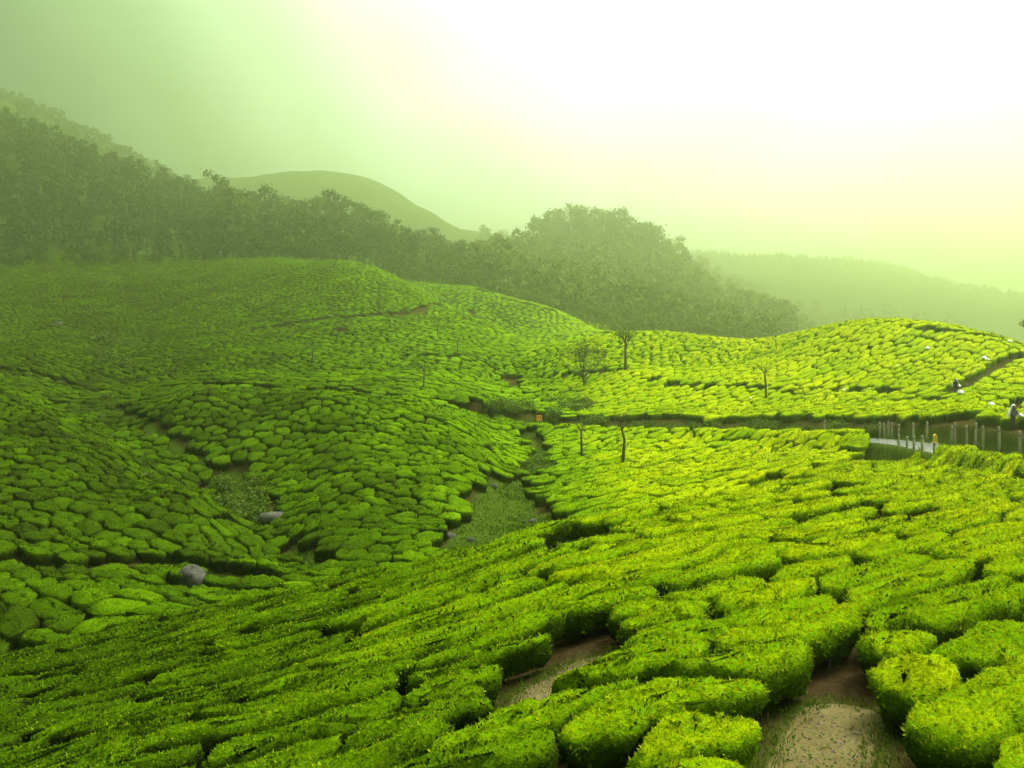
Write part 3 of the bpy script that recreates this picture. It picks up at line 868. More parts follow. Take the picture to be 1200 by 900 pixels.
for zid, ang, dmin, dmax, dt, bx in zones:
    cl, to_xy = make_zone(zid, ang, dmin, dmax, dt, bx)
    tot += len(cl)
    print('zone', zid, len(cl))
    for s, t, poly in cl:
        cx, cy = to_xy(poly[:, 0].mean(), poly[:, 1].mean())
        Y = float(cy)
        farb = Y > 125
        n, rings = ((6, FAR_RINGS[1:]) if Y > 170 else (8, FAR_RINGS)) if farb else ((16, MID_RINGS) if Y < 75 else (10, MID_RINGS))
        h = BUSH * random.uniform(0.85, 1.12)
        gap = random.uniform(0.005, 0.05) * (1.5 if farb else 1.0)
        x, y, H, Q, T = bush(poly, gap, h, n, rings, 0.035 if not farb else 0.08, to_xy)
        gc = float(ground(cx, cy))
        V = np.stack([x, y, np.clip(ground(x, y), gc - 0.5, gc + 0.5) + H], 1)
        t0 = float(flush_light(np.array(float(cx)), np.array(Y))) + random.uniform(-0.09, 0.09)
        zr = H / h
        add_mesh(stuff, V, Q, T, np.clip(t0 - 0.08 - 0.46 * (1 - sstep(0.66, 0.97, zr)), 0, 1), 0)  # side rings darkened: older foliage and shade put into the colour
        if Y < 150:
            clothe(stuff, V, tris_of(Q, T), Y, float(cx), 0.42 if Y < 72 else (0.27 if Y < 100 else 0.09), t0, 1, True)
print('hill bushes', tot, 'verts', stuff.nv)
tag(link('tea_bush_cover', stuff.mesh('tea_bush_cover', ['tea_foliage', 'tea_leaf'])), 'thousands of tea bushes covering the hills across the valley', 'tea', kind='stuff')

# ------------------------------------------------------------------ the road and what stands along it
def offset_line(poly, off):
    d = np.gradient(poly[:, :2], axis=0)
    d /= np.linalg.norm(d, axis=1)[:, None] + 1e-9
    q = poly.copy()
    q[:, 0] += -d[:, 1] * off
    q[:, 1] += d[:, 0] * off
    return q
RDF = catmull(ROAD, 14)
acc = Acc()
strips = [offset_line(RDF, o) for o in (-1.9, -0.95, 0.0, 0.95, 1.9)]
V = np.stack(strips, 1)
V[:, :, 2] += np.array([-0.02, 0.015, 0.03, 0.015, -0.02])[None, :] + 0.02
m = len(RDF)
ii = (np.arange(m - 1)[:, None] * 5 + np.arange(4)[None, :]).ravel()
acc.add(V.reshape(-1, 3), np.stack([ii, ii + 1, ii + 6, ii + 5], 1), 0.5)
tag(link('road', acc.mesh('road', ['asphalt'])), 'narrow wet road winding below the right hill', 'road', kind='structure')
def on_offset(off, u):
    q = offset_line(RDF, off)
    uu = 600 + q[:, 0] / q[:, 1] * F
    k = np.where((uu[:-1] - u) * (uu[1:] - u) <= 0)[0]
    k = k[0] if len(k) else int(np.argmin(abs(uu - u)))
    t = (u - uu[k]) / (uu[k + 1] - uu[k] + 1e-9) if k + 1 < len(uu) else 0
    p = q[k] * (1 - t) + q[min(k + 1, len(q) - 1)] * t
    return np.array([p[0], p[1], float(ground(p[0], p[1]))])
def post(p, h, r, lean, label, group):
    root = bpy.data.objects.new('fence_post', None); col.objects.link(root); root.location = p
    a = Acc()
    tube(a, [(0, 0, -0.12), (lean * 0.3, 0, h * 0.5), (lean, 0.01, h - 0.05), (lean, 0.01, h)], [r * 1.05, r, r * 0.94, r * 0.72], 8)
    link('shaft', a.mesh('shaft', ['post_wood'], smooth=False), root)
    a = Acc()
    tube(a, [(lean * 0.8, 0.01, h * 0.80), (lean * 0.85, 0.01, h * 0.80 + 0.05)], [r * 1.12, r * 1.12], 8)
    link('wire_band', a.mesh('wire_band', ['black_paint'], smooth=False), root)
    tag(root, label, 'post', group)
for u, h in ((1031, 1.35), (1036, 1.3), (1041, 1.45), (1045, 1.4), (1053, 1.2), (1070, 1.4), (1086, 1.5), (1115, 1.4), (1119, 1.6), (1133, 1.5), (1143, 1.75), (1152, 1.6), (1171, 1.7), (1195, 1.6), (1225, 1.6)):
    post(on_offset(2.75, u), h, 0.085, random.uniform(-0.05, 0.05), 'pale wooden fence post against the bank on the uphill side of the road', 'fence posts above the road')
for u, h in ((1053, 0.9), (1063, 0.9), (1071, 1.0), (1081, 1.15), (1095, 0.85), (1118, 0.75)):
    post(on_offset(-2.15, u), h, 0.085, random.uniform(-0.04, 0.04), 'short dark fence post on the downhill verge of the road', 'fence posts below the road')
for u, v in ((900, 557), (966, 513)):
    p = raycast(u, v)
    post(p, 1.3 if u == 900 else 1.6, 0.06, 0.02, 'thin stake standing in the tea lane below the road' if u == 900 else 'lone thin stake against the bank of the road', None)
p = on_offset(2.35, 1096)
root = bpy.data.objects.new('roadside_marker', None); col.objects.link(root); root.location = p
a = Acc(); box(a, (0, 0, 0.27), (0.30, 0.20, 0.62), taper=0.92); link('stone', a.mesh('stone', ['yellow_paint'], smooth=False), root)
a = Acc(); tube(a, [(0, 0.10, 0.585), (0, -0.10, 0.585)], [0.138, 0.138], 14); link('rounded_head', a.mesh('rounded_head', ['yellow_paint'], smooth=False), root)
a = Acc(); box(a, (0, 0, -0.02), (0.42, 0.32, 0.12)); link('plinth', a.mesh('plinth', ['whitewash'], smooth=False), root)
tag(root, 'yellow roadside marker stone on the grass verge', 'marker')
p = on_offset(2.3, 632)
root = bpy.data.objects.new('warning_sign', None); col.objects.link(root); root.location = p
a = Acc(); tube(a, [(0, 0, -0.2), (0, 0, 0.8)], [0.04, 0.04], 8); link('pole', a.mesh('pole', ['black_paint']), root)
a = Acc(); box(a, (0, -0.05, 0.95), (0.66, 0.03, 0.72)); bd = link('board', a.mesh('board', ['orange_paint'], smooth=False), root)
a = Acc()
for x, z, sx, sz in ((-0.17, 0.92, 0.07, 0.34), (0.13, 0.92, 0.07, 0.34), (-0.02, 1.09, 0.26, 0.07)):
    box(a, (x, -0.075, z), (sx, 0.012, sz))
link('symbol', a.mesh('symbol', ['black_paint'], smooth=False), bd)
tag(root, 'small orange sign board with dark strokes beside the track', 'sign')

# ------------------------------------------------------------------ rocks
def rock_mesh(seed, flat=0.7):
    r = np.random.default_rng(seed)
    n1, n2 = 20, 12
    th = np.arange(n1) / n1 * 2 * math.pi
    ph = np.linspace(-math.pi / 2, math.pi / 2, n2)
    D = np.stack([np.outer(np.cos(ph), np.cos(th)), np.outer(np.cos(ph), np.sin(th)), np.outer(np.sin(ph), np.ones(n1))], -1)
    rad = np.ones((n2, n1))
    for _ in range(16):                       # flat facets cut off at random
        a = r.normal(size=3); a /= np.linalg.norm(a); d = r.uniform(0.55, 0.9)
        rad = np.minimum(rad, d / np.maximum((D @ a), 0.3))
    rad *= 1 + r.normal(0, 0.018, rad.shape)
    Vv = (D * rad[..., None]).reshape(-1, 3)
    ii, jj = np.meshgrid(np.arange(n2 - 1), np.arange(n1), indexing='ij')
    Fq = np.stack([ii * n1 + jj, ii * n1 + (jj + 1) % n1, (ii + 1) * n1 + (jj + 1) % n1, (ii + 1) * n1 + jj], -1).reshape(-1, 4)
    a = Acc(); a.add(Vv, Fq, 0.5)
    return a.mesh('rock', ['rock'])
RM = [rock_mesh(s) for s in range(5)]
ROCKS = [(219, 690, 40, 40, 'rock', 'tall pale grey boulder beside the tea terrace'), (322, 617, 58, 22, 'rock', 'broad dark slab of rock under the tea of the mound'),
         (318, 645, 11, 9, 'rock', 'small round grey stone below the dark slab'), (155, 560, 30, 9, 'rock', 'flat grey rock lying between bushes of the left spur'),
         (205, 589, 14, 9, 'rock', 'low brown rock at the edge of the left spur'), (578, 573, 13, 8, 'rock', 'whitish stone at the upper end of the valley meadow'),
         (625, 612, 11, 4, 'rock', 'flat white stone lying in the valley meadow'), (614, 613, 5, 4, 'rock', 'little pale stone in the valley meadow'),
         (528, 630, 15, 7, 'rock', 'grey stone under the lowest bushes of the mound'), (551, 634, 11, 7, 'rock', 'rounded stone at the lower tip of the mound'),
         (450, 308, 24, 8, 'rock', 'pale rock dome at the foot of the wood'), (62, 384, 22, 9, 'rock', 'dark rock among the rough grass of the back hill'),
         (250, 692, 10, 6, 'rock', 'small pale stone beside the tall boulder'), (140, 675, 22, 6, 'rock', 'low dark stone edging the tea terrace'),
         (375, 627, 12, 5, 'rock', 'small stone in the tea of the middle mound'), (1118, 533, 7, 4, 'rock', 'small white stone on the verge of the road'),
         (118, 309, 6, 3, 'rock', 'white stone at the upper rim of the tea'), (127, 310, 5, 3, 'rock', 'second small white stone at the upper rim of the tea')]
for i, (u, v, wp, hp, nm, lb) in enumerate(ROCKS):
    p = raycast(u, v)
    if p is None: continue
    s = p[1] / F
    o = link(nm, RM[i % 5], None, (p[0], p[1] + wp * s * 0.25, p[2] + hp * s * 0.12))
    o.scale = (wp * s * 0.58, wp * s * 0.45, hp * s * 0.75)
    o.rotation_euler = (random.uniform(-.15, .15), random.uniform(-.2, .2), random.uniform(0, 6) if wp < 30 else 0.2)
    tag(o, lb, 'rock')

# ------------------------------------------------------------------ trees
def unit(v): return v / (np.linalg.norm(v) + 1e-9)
def clump_leaves(acc, c, r, n, L, t0, r_, squash=0.7, mi=0, tri=False):
    q = r_.normal(0, 1, (n, 3)) * np.array([1, 1, squash]) * r * 0.5 + c
    d = r_.normal(0, 1, (n, 3)); d[:, 2] += 0.1
    d /= np.linalg.norm(d, axis=1)[:, None]
    leaves(acc, q, d, L * r_.uniform(0.6, 1.4, n), 0.6 if not tri else 0.8, np.clip(t0 + r_.normal(0, 0.10, n), 0, 1), mi, 0.12, tri)
def euc(seed, h, leaf_n, L, crown0=0.42, spread=0.20, tri=False):
    """a tall thin-limbed tree: trunk with limbs, and a broken crown"""
    r_ = np.random.default_rng(seed)
    tr, cw = Acc(), Acc()
    bend = r_.normal(0, 0.03, 2) * h
    path = [np.array([bend[0] * t * t, bend[1] * t * t, h * t * 0.93 - 0.4 * (t == 0)]) for t in (0, 0.25, 0.5, 0.75, 1.0)]
    tube(tr, path, [h * 0.014, h * 0.011, h * 0.008, h * 0.005, h * 0.002], 6)
    nl = r_.integers(9, 14)
    for k in range(nl):
        t = crown0 + (1 - crown0) * (k + r_.random()) / nl
        b = np.array([bend[0] * t * t, bend[1] * t * t, h * t * 0.9])
        a = r_.uniform(0, 2 * math.pi)
        ln = h * spread * r_.uniform(0.55, 1.1) * (1.15 - 0.6 * (t - crown0) / (1 - crown0))
        e = b + np.array([math.cos(a) * ln, math.sin(a) * ln, ln * r_.uniform(0.35, 0.9)])
        tube(tr, [b, (b + e) / 2 + (0, 0, -0.06 * ln), e], [h * 0.005, h * 0.0035, h * 0.0015], 4)
        clump_leaves(cw, e, h * 0.105 * r_.uniform(0.7, 1.2), leaf_n // nl, L, 0.45 + 0.15 * r_.normal(), r_, 0.7, 0, tri)
        if r_.random() < 0.6:
            clump_leaves(cw, (b + e) / 2 + r_.normal(0, 0.02 * h, 3), h * 0.075, leaf_n // (2 * nl), L, 0.4, r_, 0.7, 0, tri)
    clump_leaves(cw, path[-1], h * 0.07, leaf_n // nl, L, 0.55, r_, 0.7, 0, tri)
    return tr, cw
def column_profile(u):
    i = int(np.clip(np.searchsorted(GU, u), 0, NU - 1))
    return YY[:, i], VH - ZG[:, i] / YY[:, i] * F
EUC, EUC_PALE = [], []
for s in range(7):
    tr, cw = euc(100 + s, 1.0 * 26, 560, 1.3, crown0=0.24 + 0.06 * (s % 3), spread=0.17 + 0.02 * (s % 4))
    tm = tr.mesh('trunk', ['pale_bark'])
    EUC.append((tm, cw.mesh('crown', ['tree_leaf'])))
    cw.t = [np.clip(t_ + 0.27, 0, 1) for t_ in cw.t]  # paler crown copies: hazy glow of the knoll put into leaf tint
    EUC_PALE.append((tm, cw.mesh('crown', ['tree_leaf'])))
def plant_euc(X, Y, sc, label, group):
    root = bpy.data.objects.new('tall_tree', None); col.objects.link(root)
    root.location = (X, Y, float(ground(X, Y))); root.scale = (sc, sc, sc); root.rotation_euler = (0, 0, random.uniform(0, 6.28))
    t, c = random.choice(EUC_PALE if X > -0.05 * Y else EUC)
    link('trunk', t, root); link('crown', c, root)
    tag(root, label, 'tree', group)
    return root
def crest(u, y0, y1):
    Yk, v = column_profile(u)
    m_ = (Yk > y0) & (Yk < y1)
    k = np.argmin(v[m_])
    return float(Yk[m_][k]), float(v[m_][k])
# wooded knoll on the right of the valley head
u = 566.0
while u < 900:
    Yc_, vc_ = crest(u, 400, 1080)
    for k in range(2):
        Y = Yc_ - random.uniform(0, 45) * k - random.uniform(-4, 10)
        uu = u + random.uniform(-5, 5)
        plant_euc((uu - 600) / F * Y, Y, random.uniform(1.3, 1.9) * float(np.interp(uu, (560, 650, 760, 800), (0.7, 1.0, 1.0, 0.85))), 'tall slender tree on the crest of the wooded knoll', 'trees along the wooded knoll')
    u += random.uniform(7, 13)
# belt of trees at the head of the tea
u = 255.0
while u < 545:
    Y = random.uniform(365, 430)
    plant_euc((u - 600) / F * Y, Y, random.uniform(0.75, 1.15) * float(np.interp(u, (380, 460, 545), (1.0, 0.72, 0.6))), 'tall slender tree in the belt at the head of the tea', 'trees in the belt above the tea')
    u += random.uniform(5, 9)
# rim of the dark mountainside
u = -30.0
while u < 330:
    Yc_, vc_ = crest(u, 400, 700)
    Y = Yc_ - random.uniform(-5, 25)
    plant_euc((u - 600) / F * Y, Y, random.uniform(0.4, 0.8), 'tree standing on the rim of the dark wooded mountainside', 'trees along the mountain rim')
    u += random.uniform(5, 12)
# trees thinning out on the higher ridge behind
WOOD_FAR = [(u_, crest(u_, 740, 900)[0]) for u_ in np.arange(-40, 230, 3.5)]
# the woods themselves
WOOD = Acc()
protos = []
for s in range(6):
    tr, cw = euc(300 + s, 20.0, 92, 2.5, crown0=0.12, spread=0.21, tri=True)
    protos.append([(np.concatenate(a.v), np.concatenate(a.loops), np.concatenate(a.starts), np.concatenate(a.tot), np.concatenate(a.t)) for a in (tr, cw)])
def put(acc, pr, loc, sc, rz, mi):
    v, lo, st, to, t = pr
    ca, sa = math.cos(rz), math.sin(rz)
    w_ = np.stack([v[:, 0] * ca - v[:, 1] * sa, v[:, 0] * sa + v[:, 1] * ca, v[:, 2]], 1) * sc + loc
    acc.v.append(w_.astype(np.float32)); acc.loops.append(lo + acc.nv); acc.starts.append(st + acc.nl); acc.tot.append(to); acc.mi.append(np.full(len(st), mi)); acc.t.append(np.clip(t + (0.30 * float(np.interp(loc[0] / loc[1], (-0.5, -0.2, 0.05), (-1.0, -0.2, 1.3))) if mi == 1 else 0.0), 0, 1))  # leaf tint painted paler to the right for hazy glow, darker left
    acc.nv += len(v); acc.nl += len(lo)
cnt = 0
for _ in range(30000):
    if cnt > 3300: break
    uu = random.uniform(-70, 330) if random.random() < 0.45 else random.uniform(330, 1130); Y = math.exp(random.uniform(math.log(310), math.log(1080)))
    X = (uu - 600) / F * Y
    Xa, Ya = np.array(X), np.array(Y)
    if 560 < uu < 740 and Y > 1060: continue
    if uu < 330 and Y > 640: continue
    if uu > 930 and Y < 640: continue
    if uu < 560 and Y > 620: continue
    if uu > 330 and Y < 312: continue
    if not bool(visible(Xa, Ya, 14.0)): continue
    if uu < 230 and vnoise(np.array(X / 55), np.array(Y / 55), 77) > 0.95: continue      # clearings
    pr = random.choice(protos)
    loc = np.array([X, Y, float(ground(X, Y))]); sc = random.uniform(0.45, 1.0) * (0.7 if uu < 250 else 1.0) * (float(np.interp(uu, (380, 460, 545, 600), (1.0, 0.75, 0.75, 1.3)))) * (0.35 + 0.65 * min(1.0, max(0.0, (Y - 312) / 70.0))); rz = random.uniform(0, 6.28)
    if uu > 590 and Y < 560: sc *= 0.7
    if Y < 380: put(WOOD, pr[0], loc, sc, rz, 0)
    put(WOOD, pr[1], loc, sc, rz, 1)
    cnt += 1
for _ in range(900):                                       # scrub and trees on the far ridges
    uu = random.uniform(640, 1230)
    Yc_, vc_ = crest(uu, 1000, 2600)
    Y = Yc_ - abs(random.gauss(0, 90)); X = (uu - 600) / F * Y
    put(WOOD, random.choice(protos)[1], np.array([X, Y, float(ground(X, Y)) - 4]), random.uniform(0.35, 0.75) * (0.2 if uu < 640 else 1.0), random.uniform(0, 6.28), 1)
for u_, Y in WOOD_FAR:
    Y -= random.uniform(0, 40); X = (u_ - 600) / F * Y
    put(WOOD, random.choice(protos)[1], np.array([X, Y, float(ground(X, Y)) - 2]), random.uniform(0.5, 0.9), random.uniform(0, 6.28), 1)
tag(link('forest', WOOD.mesh('forest', ['pale_bark', 'tree_leaf'])), 'dense misty woods clothing the mountainside and the far slopes', 'forest', kind='stuff')

# single trees in the tea
def branch(acc, tips, p, d, ln, r, depth, r_, up=0.25, forks=(2, 3), shrink=0.72, ang=0.5, sides=5):
    d2 = unit(d + r_.normal(0, 0.10, 3))
    mid = p + d2 * ln * 0.5 + r_.normal(0, 0.03 * ln, 3)
    e = p + unit(d2 + np.array([0, 0, up * 0.3])) * ln
    tube(acc, [p, mid, e], [r, r * 0.86, r * 0.68], sides)
    if depth == 0:
        tips.append(e); return
    for k in range(r_.integers(forks[0], forks[1] + 1)):
        nd = unit(d2 + r_.normal(0, ang, 3) + np.array([0, 0, up]))
        branch(acc, tips, e, nd, ln * shrink * r_.uniform(0.8, 1.2), r * 0.62, depth - 1, r_, up, forks, shrink, ang, max(3, sides - 1))
def single_tree(name, u, v, h, kind, label, group=None, seed=1, base=None):
    p = raycast(u, v, ZT) if base is None else base
    r_ = np.random.default_rng(seed)
    root = bpy.data.objects.new(name, None); col.objects.link(root)
    root.location = (p[0], p[1], float(ground(p[0], p[1])))
    tr, lim, cw = Acc(), Acc(), Acc()
    tips = []
    if kind == 'pruned':
        ln = h * 0.72; r0 = 0.022 * h + 0.02
        x1, x2 = r_.normal(0, 0.02 * h, 2)
        top = np.array([x1 + x2, 0, ln])
        tube(tr, [(0, 0, -0.3), (x1 * 0.5, 0, ln * 0.35), (x1, 0, ln * 0.7), top], [r0 * 1.15, r0, r0 * 0.85, r0 * 0.7], 8)
        for k in range(5):
            a = k * 1.26 + r_.uniform(-.3, .3)
            branch(lim, tips, top - np.array([0, 0, r_.uniform(0, 0.1) * ln]), unit(np.array([math.cos(a), math.sin(a) * 0.8, 1.0 + r_.uniform(-.2, .5)])), h * 0.15, r0 * 0.38, 2, r_, 0.2, (1, 3), 0.7, 0.45, 4)
        for t in tips: clump_leaves(cw, t, 0.25, 2, 0.10, 0.5, r_)
    elif kind == 'twiggy':
        tube(tr, [(0, 0, -0.3), (0.05, 0, h * 0.16), (0, 0.05, h * 0.30)], [0.17, 0.14, 0.12], 8)
        for k in range(8):
            a = k * 0.8 + r_.uniform(-.2, .2)
            branch(lim, tips, np.array([0, 0.05, h * (0.17 + 0.016 * k)]), unit(np.array([math.cos(a) * 0.6, math.sin(a) * 0.6, 1.0])), h * 0.26, 0.085, 4, r_, 0.16, (2, 3), 0.72, 0.36, 4)
        for t in tips: clump_leaves(cw, t, 0.55, 7, 0.17, 0.4, r_)
    elif kind == 'leafy':
        ln = h * 0.66; r0 = 0.03 * h
        x1 = r_.normal(0, 0.02 * h)
        tube(tr, [(0, 0, -0.3), (x1, 0, ln * 0.5), (0, 0, ln)], [r0, r0 * 0.8, r0 * 0.6], 8)
        for k in range(7):
            a = k * 0.9
            branch(lim, tips, np.array([0, 0, ln * (0.72 + 0.045 * k)]), unit(np.array([math.cos(a), math.sin(a), 1.7])), h * 0.12, r0 * 0.4, 2, r_, 0.25, (2, 3), 0.75, 0.5, 4)
        for t in tips: clump_leaves(cw, t, 0.55, 18, 0.18, 0.6, r_)
    link('trunk', tr.mesh('trunk', ['bark']), root)
    link('limbs', lim.mesh('limbs', ['bark']), root)
    link('crown', cw.mesh('crown', ['tree_leaf'], smooth=False), root)
    tag(root, label, 'tree', group)
    return root
single_tree('pruned_tree', 729, 541, 5.4, 'pruned', 'tall lopped tree with bare forked top standing below the road', None, 3)
single_tree('pruned_tree', 682, 532, 4.6, 'pruned', 'slimmer lopped tree standing near the valley below the road', None, 4)
single_tree('pruned_tree', 898, 466, 5.6, 'pruned', 'lone lopped tree on the open face of the right hill', None, 5)
single_tree('bare_tree', 684, 452, 7.0, 'twiggy', 'round bare twiggy tree on the terrace of the right hill', None, 6)
single_tree('leafy_tree', 733, 430, 8.0, 'leafy', 'slender tree with a small leafy head near the ridge', None, 7)
for k, (u, v, h) in enumerate(((513, 390, 4.6), (457, 384, 4.2), (446, 362, 3.6), (536, 419, 4.4), (496, 454, 4.6), (366, 426, 4.4), (292, 363, 4.4), (262, 370, 3.8), (216, 422, 3.6), (574, 430, 3.0))):
    single_tree('pruned_tree', u, v, h, 'pruned', 'thin lopped pole of a tree in the tea of the back hill', 'lopped trees on the back hill', 20 + k)
pb = raycast(1196, 408, ZT)
Yb = pb[1] + 3
single_tree('leafy_tree', 0, 0, 4.6, 'leafy', 'leafy tree beyond the crest of the right hill', None, 9, np.array([(1206 - 600) / F * Yb, Yb, 0]))

# ------------------------------------------------------------------ shrubs, grass
def shrub_parts(seed):
    r_ = np.random.default_rng(seed)
    st, lf = Acc(), Acc()
    for k in range(7):
        a = r_.uniform(0, 6.28); e = np.array([math.cos(a) * r_.uniform(0.1, 0.55), math.sin(a) * r_.uniform(0.1, 0.55), r_.uniform(0.35, 0.85)])
        tube(st, [(0, 0, -0.05), e * 0.55 + (0, 0, 0.06), e], [0.03, 0.02, 0.01], 4)
        clump_leaves(lf, e, 0.5, 60, 0.17, r_.uniform(0.3, 0.75), r_, 0.75)
    return st.mesh('stems', ['bark']), lf
SHR = [shrub_parts(500 + k) for k in range(4)]
SHM = [(s, l.mesh('leaves', ['tree_leaf'], smooth=False)) for s, l in SHR]
GSM = [l.mesh('leaves', ['grass_blade'], smooth=False) for s, l in SHR]
def shrub(u, v, size, label, group, green=False):
    p = raycast(u, v)
    if p is None: return
    root = bpy.data.objects.new('shrub', None); col.objects.link(root); root.location = p
    root.scale = (size * random.uniform(0.9, 1.3), size, size * random.uniform(0.7, 1.0)); root.rotation_euler = (0, 0, random.uniform(0, 6.28))
    k = random.randrange(4)
    link('stems', SHM[k][0], root)
    link('leaves', GSM[k] if green else SHM[k][1], root)
    tag(root, label, 'shrub', group)
for _ in range(26): shrub(random.uniform(255, 305), random.uniform(568, 622), random.uniform(0.9, 1.7), 'dark low shrub in the gully beside the mound', 'shrubs in the gully', random.random() < 0.35)
for _ in range(34): shrub(random.choice([random.uniform(570, 622), random.uniform(640, 705)]), random.uniform(474, 499), random.uniform(0.9, 1.8), 'dark shrub on the bank above the bend of the track', 'shrubs on the bank', random.random() < 0.4)
for _ in range(16): shrub(random.uniform(622, 650), random.uniform(530, 562), random.uniform(0.7, 1.3), 'low shrub in the upper end of the valley', 'shrubs in the valley', random.random() < 0.5)
for _ in range(9): shrub(random.uniform(88, 140), random.uniform(468, 492), random.uniform(0.8, 1.4), 'greyish shrub at the top of the gully', 'shrubs at the gully head', random.random() < 0.6)
for _ in range(14): shrub(random.uniform(95, 160), random.uniform(385, 440), random.uniform(1.2, 2.6), 'dark shrub on the rough slope behind the gully', 'shrubs on the rough slope')
for _ in range(30): shrub(random.uniform(740, 1030), random.uniform(500, 510), random.uniform(0.8, 1.3), 'shrub growing out of the road bank', 'shrubs on the road bank', random.random() < 0.5)
shrub(699, 501, 2.0, 'dry orange shrub beside the track below the bare tree', None, True)
GR = Acc()
def blades(X, Y, L, tint, wid=0.12):
    n = len(X)
    Z = ground(X, Y)
    d = rng.normal(0, 0.42, (n, 3)); d[:, 2] = 1
    d /= np.linalg.norm(d, axis=1)[:, None]
    leaves(GR, np.stack([X, Y, Z - 0.01], 1), d, L, wid, tint, 0, 0.02)
for pl, wd, dr, gr in MASKS:
    if gr <= 0 or len(pl) < 2 or pl[:, 1].mean() > 108: continue
    x0, x1, y0, y1 = pl[:, 0].min() - wd - 1.2, pl[:, 0].max() + wd + 1.2, pl[:, 1].min() - wd - 1.2, pl[:, 1].max() + wd + 1.2
    Ym = pl[:, 1].mean()
    dens = 700 if Ym < 30 else 60
    n = int(min((x1 - x0) * (y1 - y0) * dens, 60000))
    X = rng.uniform(x0, x1, n); Y = rng.uniform(y0, y1, n)
    d, _, _ = dist_poly(X, Y, pl)
    lim = wd + 0.55
    pr = gr * np.where(d < lim, 1, 0)
    if dr > 0.5: pr = pr * sstep(wd * 0.55, wd * 1.05, d) * 1.6
    pr = pr * (0.35 + 0.65 * (vnoise(X / 0.6, Y / 0.6, 8) > -0.1))
    k = (rng.random(n) < pr) & (Y > 6)
    X, Y = X[k], Y[k]
    L = rng.uniform(0.03, 0.10, len(X)) if Ym < 30 else rng.uniform(0.08, 0.2, len(X))
    blades(X, Y, L, np.clip((0.4 if Ym < 30 else 0.12) + rng.normal(0, 0.2, len(X)), 0, 1), 0.22 if Ym < 30 else 0.35)
tag(link('grass', GR.mesh('grass', ['grass_blade'], smooth=False)), 'short grass along the paths and on the valley floor', 'grass', kind='stuff')

PB = Acc()
ico = np.array([(1, 0, 0), (-1, 0, 0), (0, 1, 0), (0, -1, 0), (0, 0, 0.7), (0, 0, -0.7)])
icf = np.array([(0, 2, 4), (2, 1, 4), (1, 3, 4), (3, 0, 4), (2, 0, 5), (1, 2, 5), (3, 1, 5), (0, 3, 5)])
for pl, wd, dr, gr in MASKS:
    if dr < 0.5 or len(pl) < 2: continue
    for _ in range(170):
        t = random.random() * (len(pl) - 1.001); i = int(t)
        q = pl[i] + (pl[i + 1] - pl[i]) * (t - i)
        x, y = q[0] + random.gauss(0, wd * 0.7), q[1] + random.gauss(0, wd * 0.7)
        s = random.uniform(0.008, 0.03) * (1.8 if random.random() < 0.06 else 1)
        PB.add(ico * s * rng.uniform(0.7, 1.3, (6, 3)) + (x, y, float(ground(x, y)) + s * 0.2), icf, 0.5)
tag(link('pebbles', PB.mesh('pebbles', ['pebble'], smooth=False)), 'loose pebbles scattered over the bare earth', 'pebbles', kind='stuff')
LT = Acc()
for pl, wd, dr, gr in MASKS:
    if dr < 0.5 or len(pl) < 2: continue
    n = 260
    t = rng.random(n) * (len(pl) - 1.001); i = t.astype(int)
    q = pl[i] + (pl[i + 1] - pl[i]) * (t - i)[:, None]
    x = q[:, 0] + rng.normal(0, wd * 0.8, n); y = q[:, 1] + rng.normal(0, wd * 0.8, n)
    d = rng.normal(0, 1, (n, 3)); d[:, 2] = np.abs(d[:, 2]) * 0.12
    d /= np.linalg.norm(d, axis=1)[:, None]
    leaves(LT, np.stack([x, y, ground(x, y) + 0.012], 1), d, rng.uniform(0.03, 0.07, n), 0.45, rng.uniform(0.1, 1.0, n))
tag(link('leaf_litter', LT.mesh('leaf_litter', ['grass_blade'], smooth=False)), 'fallen leaves scattered over the bare earth', 'leaf litter', kind='stuff')

# ------------------------------------------------------------------ hut at the head of the tea
p = raycast(264, 303)
root = bpy.data.objects.new('hut', None); col.objects.link(root); root.location = p; root.rotation_euler = (0, 0, 0.25)
def part(nm, mat, fn, parent):
    a = Acc(); fn(a); return link(nm, a.mesh(nm, [mat], smooth=False), parent)
part('rear_wall', 'rusty_roof', lambda a: box(a, (0, 1.3, 1.4), (4.6, 0.16, 3.4)), root)
part('side_wall', 'whitewash', lambda a: box(a, (-2.2, 0.2, 1.4), (0.16, 2.0, 3.4)), root)
part('side_wall', 'whitewash', lambda a: box(a, (1.5, 0.2, 1.4), (0.16, 2.0, 3.4)), root)
for x in (-1.2, 2.1): part('pillar', 'whitewash', lambda a: box(a, (x, -1.2, 1.3), (0.42, 0.42, 3.2)), root)
part('roof', 'rusty_roof', lambda a: (box(a, (0, -0.9, 3.18), (5.4, 2.2, 0.12)), box(a, (0, 0.9, 3.32), (5.4, 2.0, 0.12))), root)
tag(root, 'small open hut with whitewashed pillars and dark roof below the wood', 'hut')

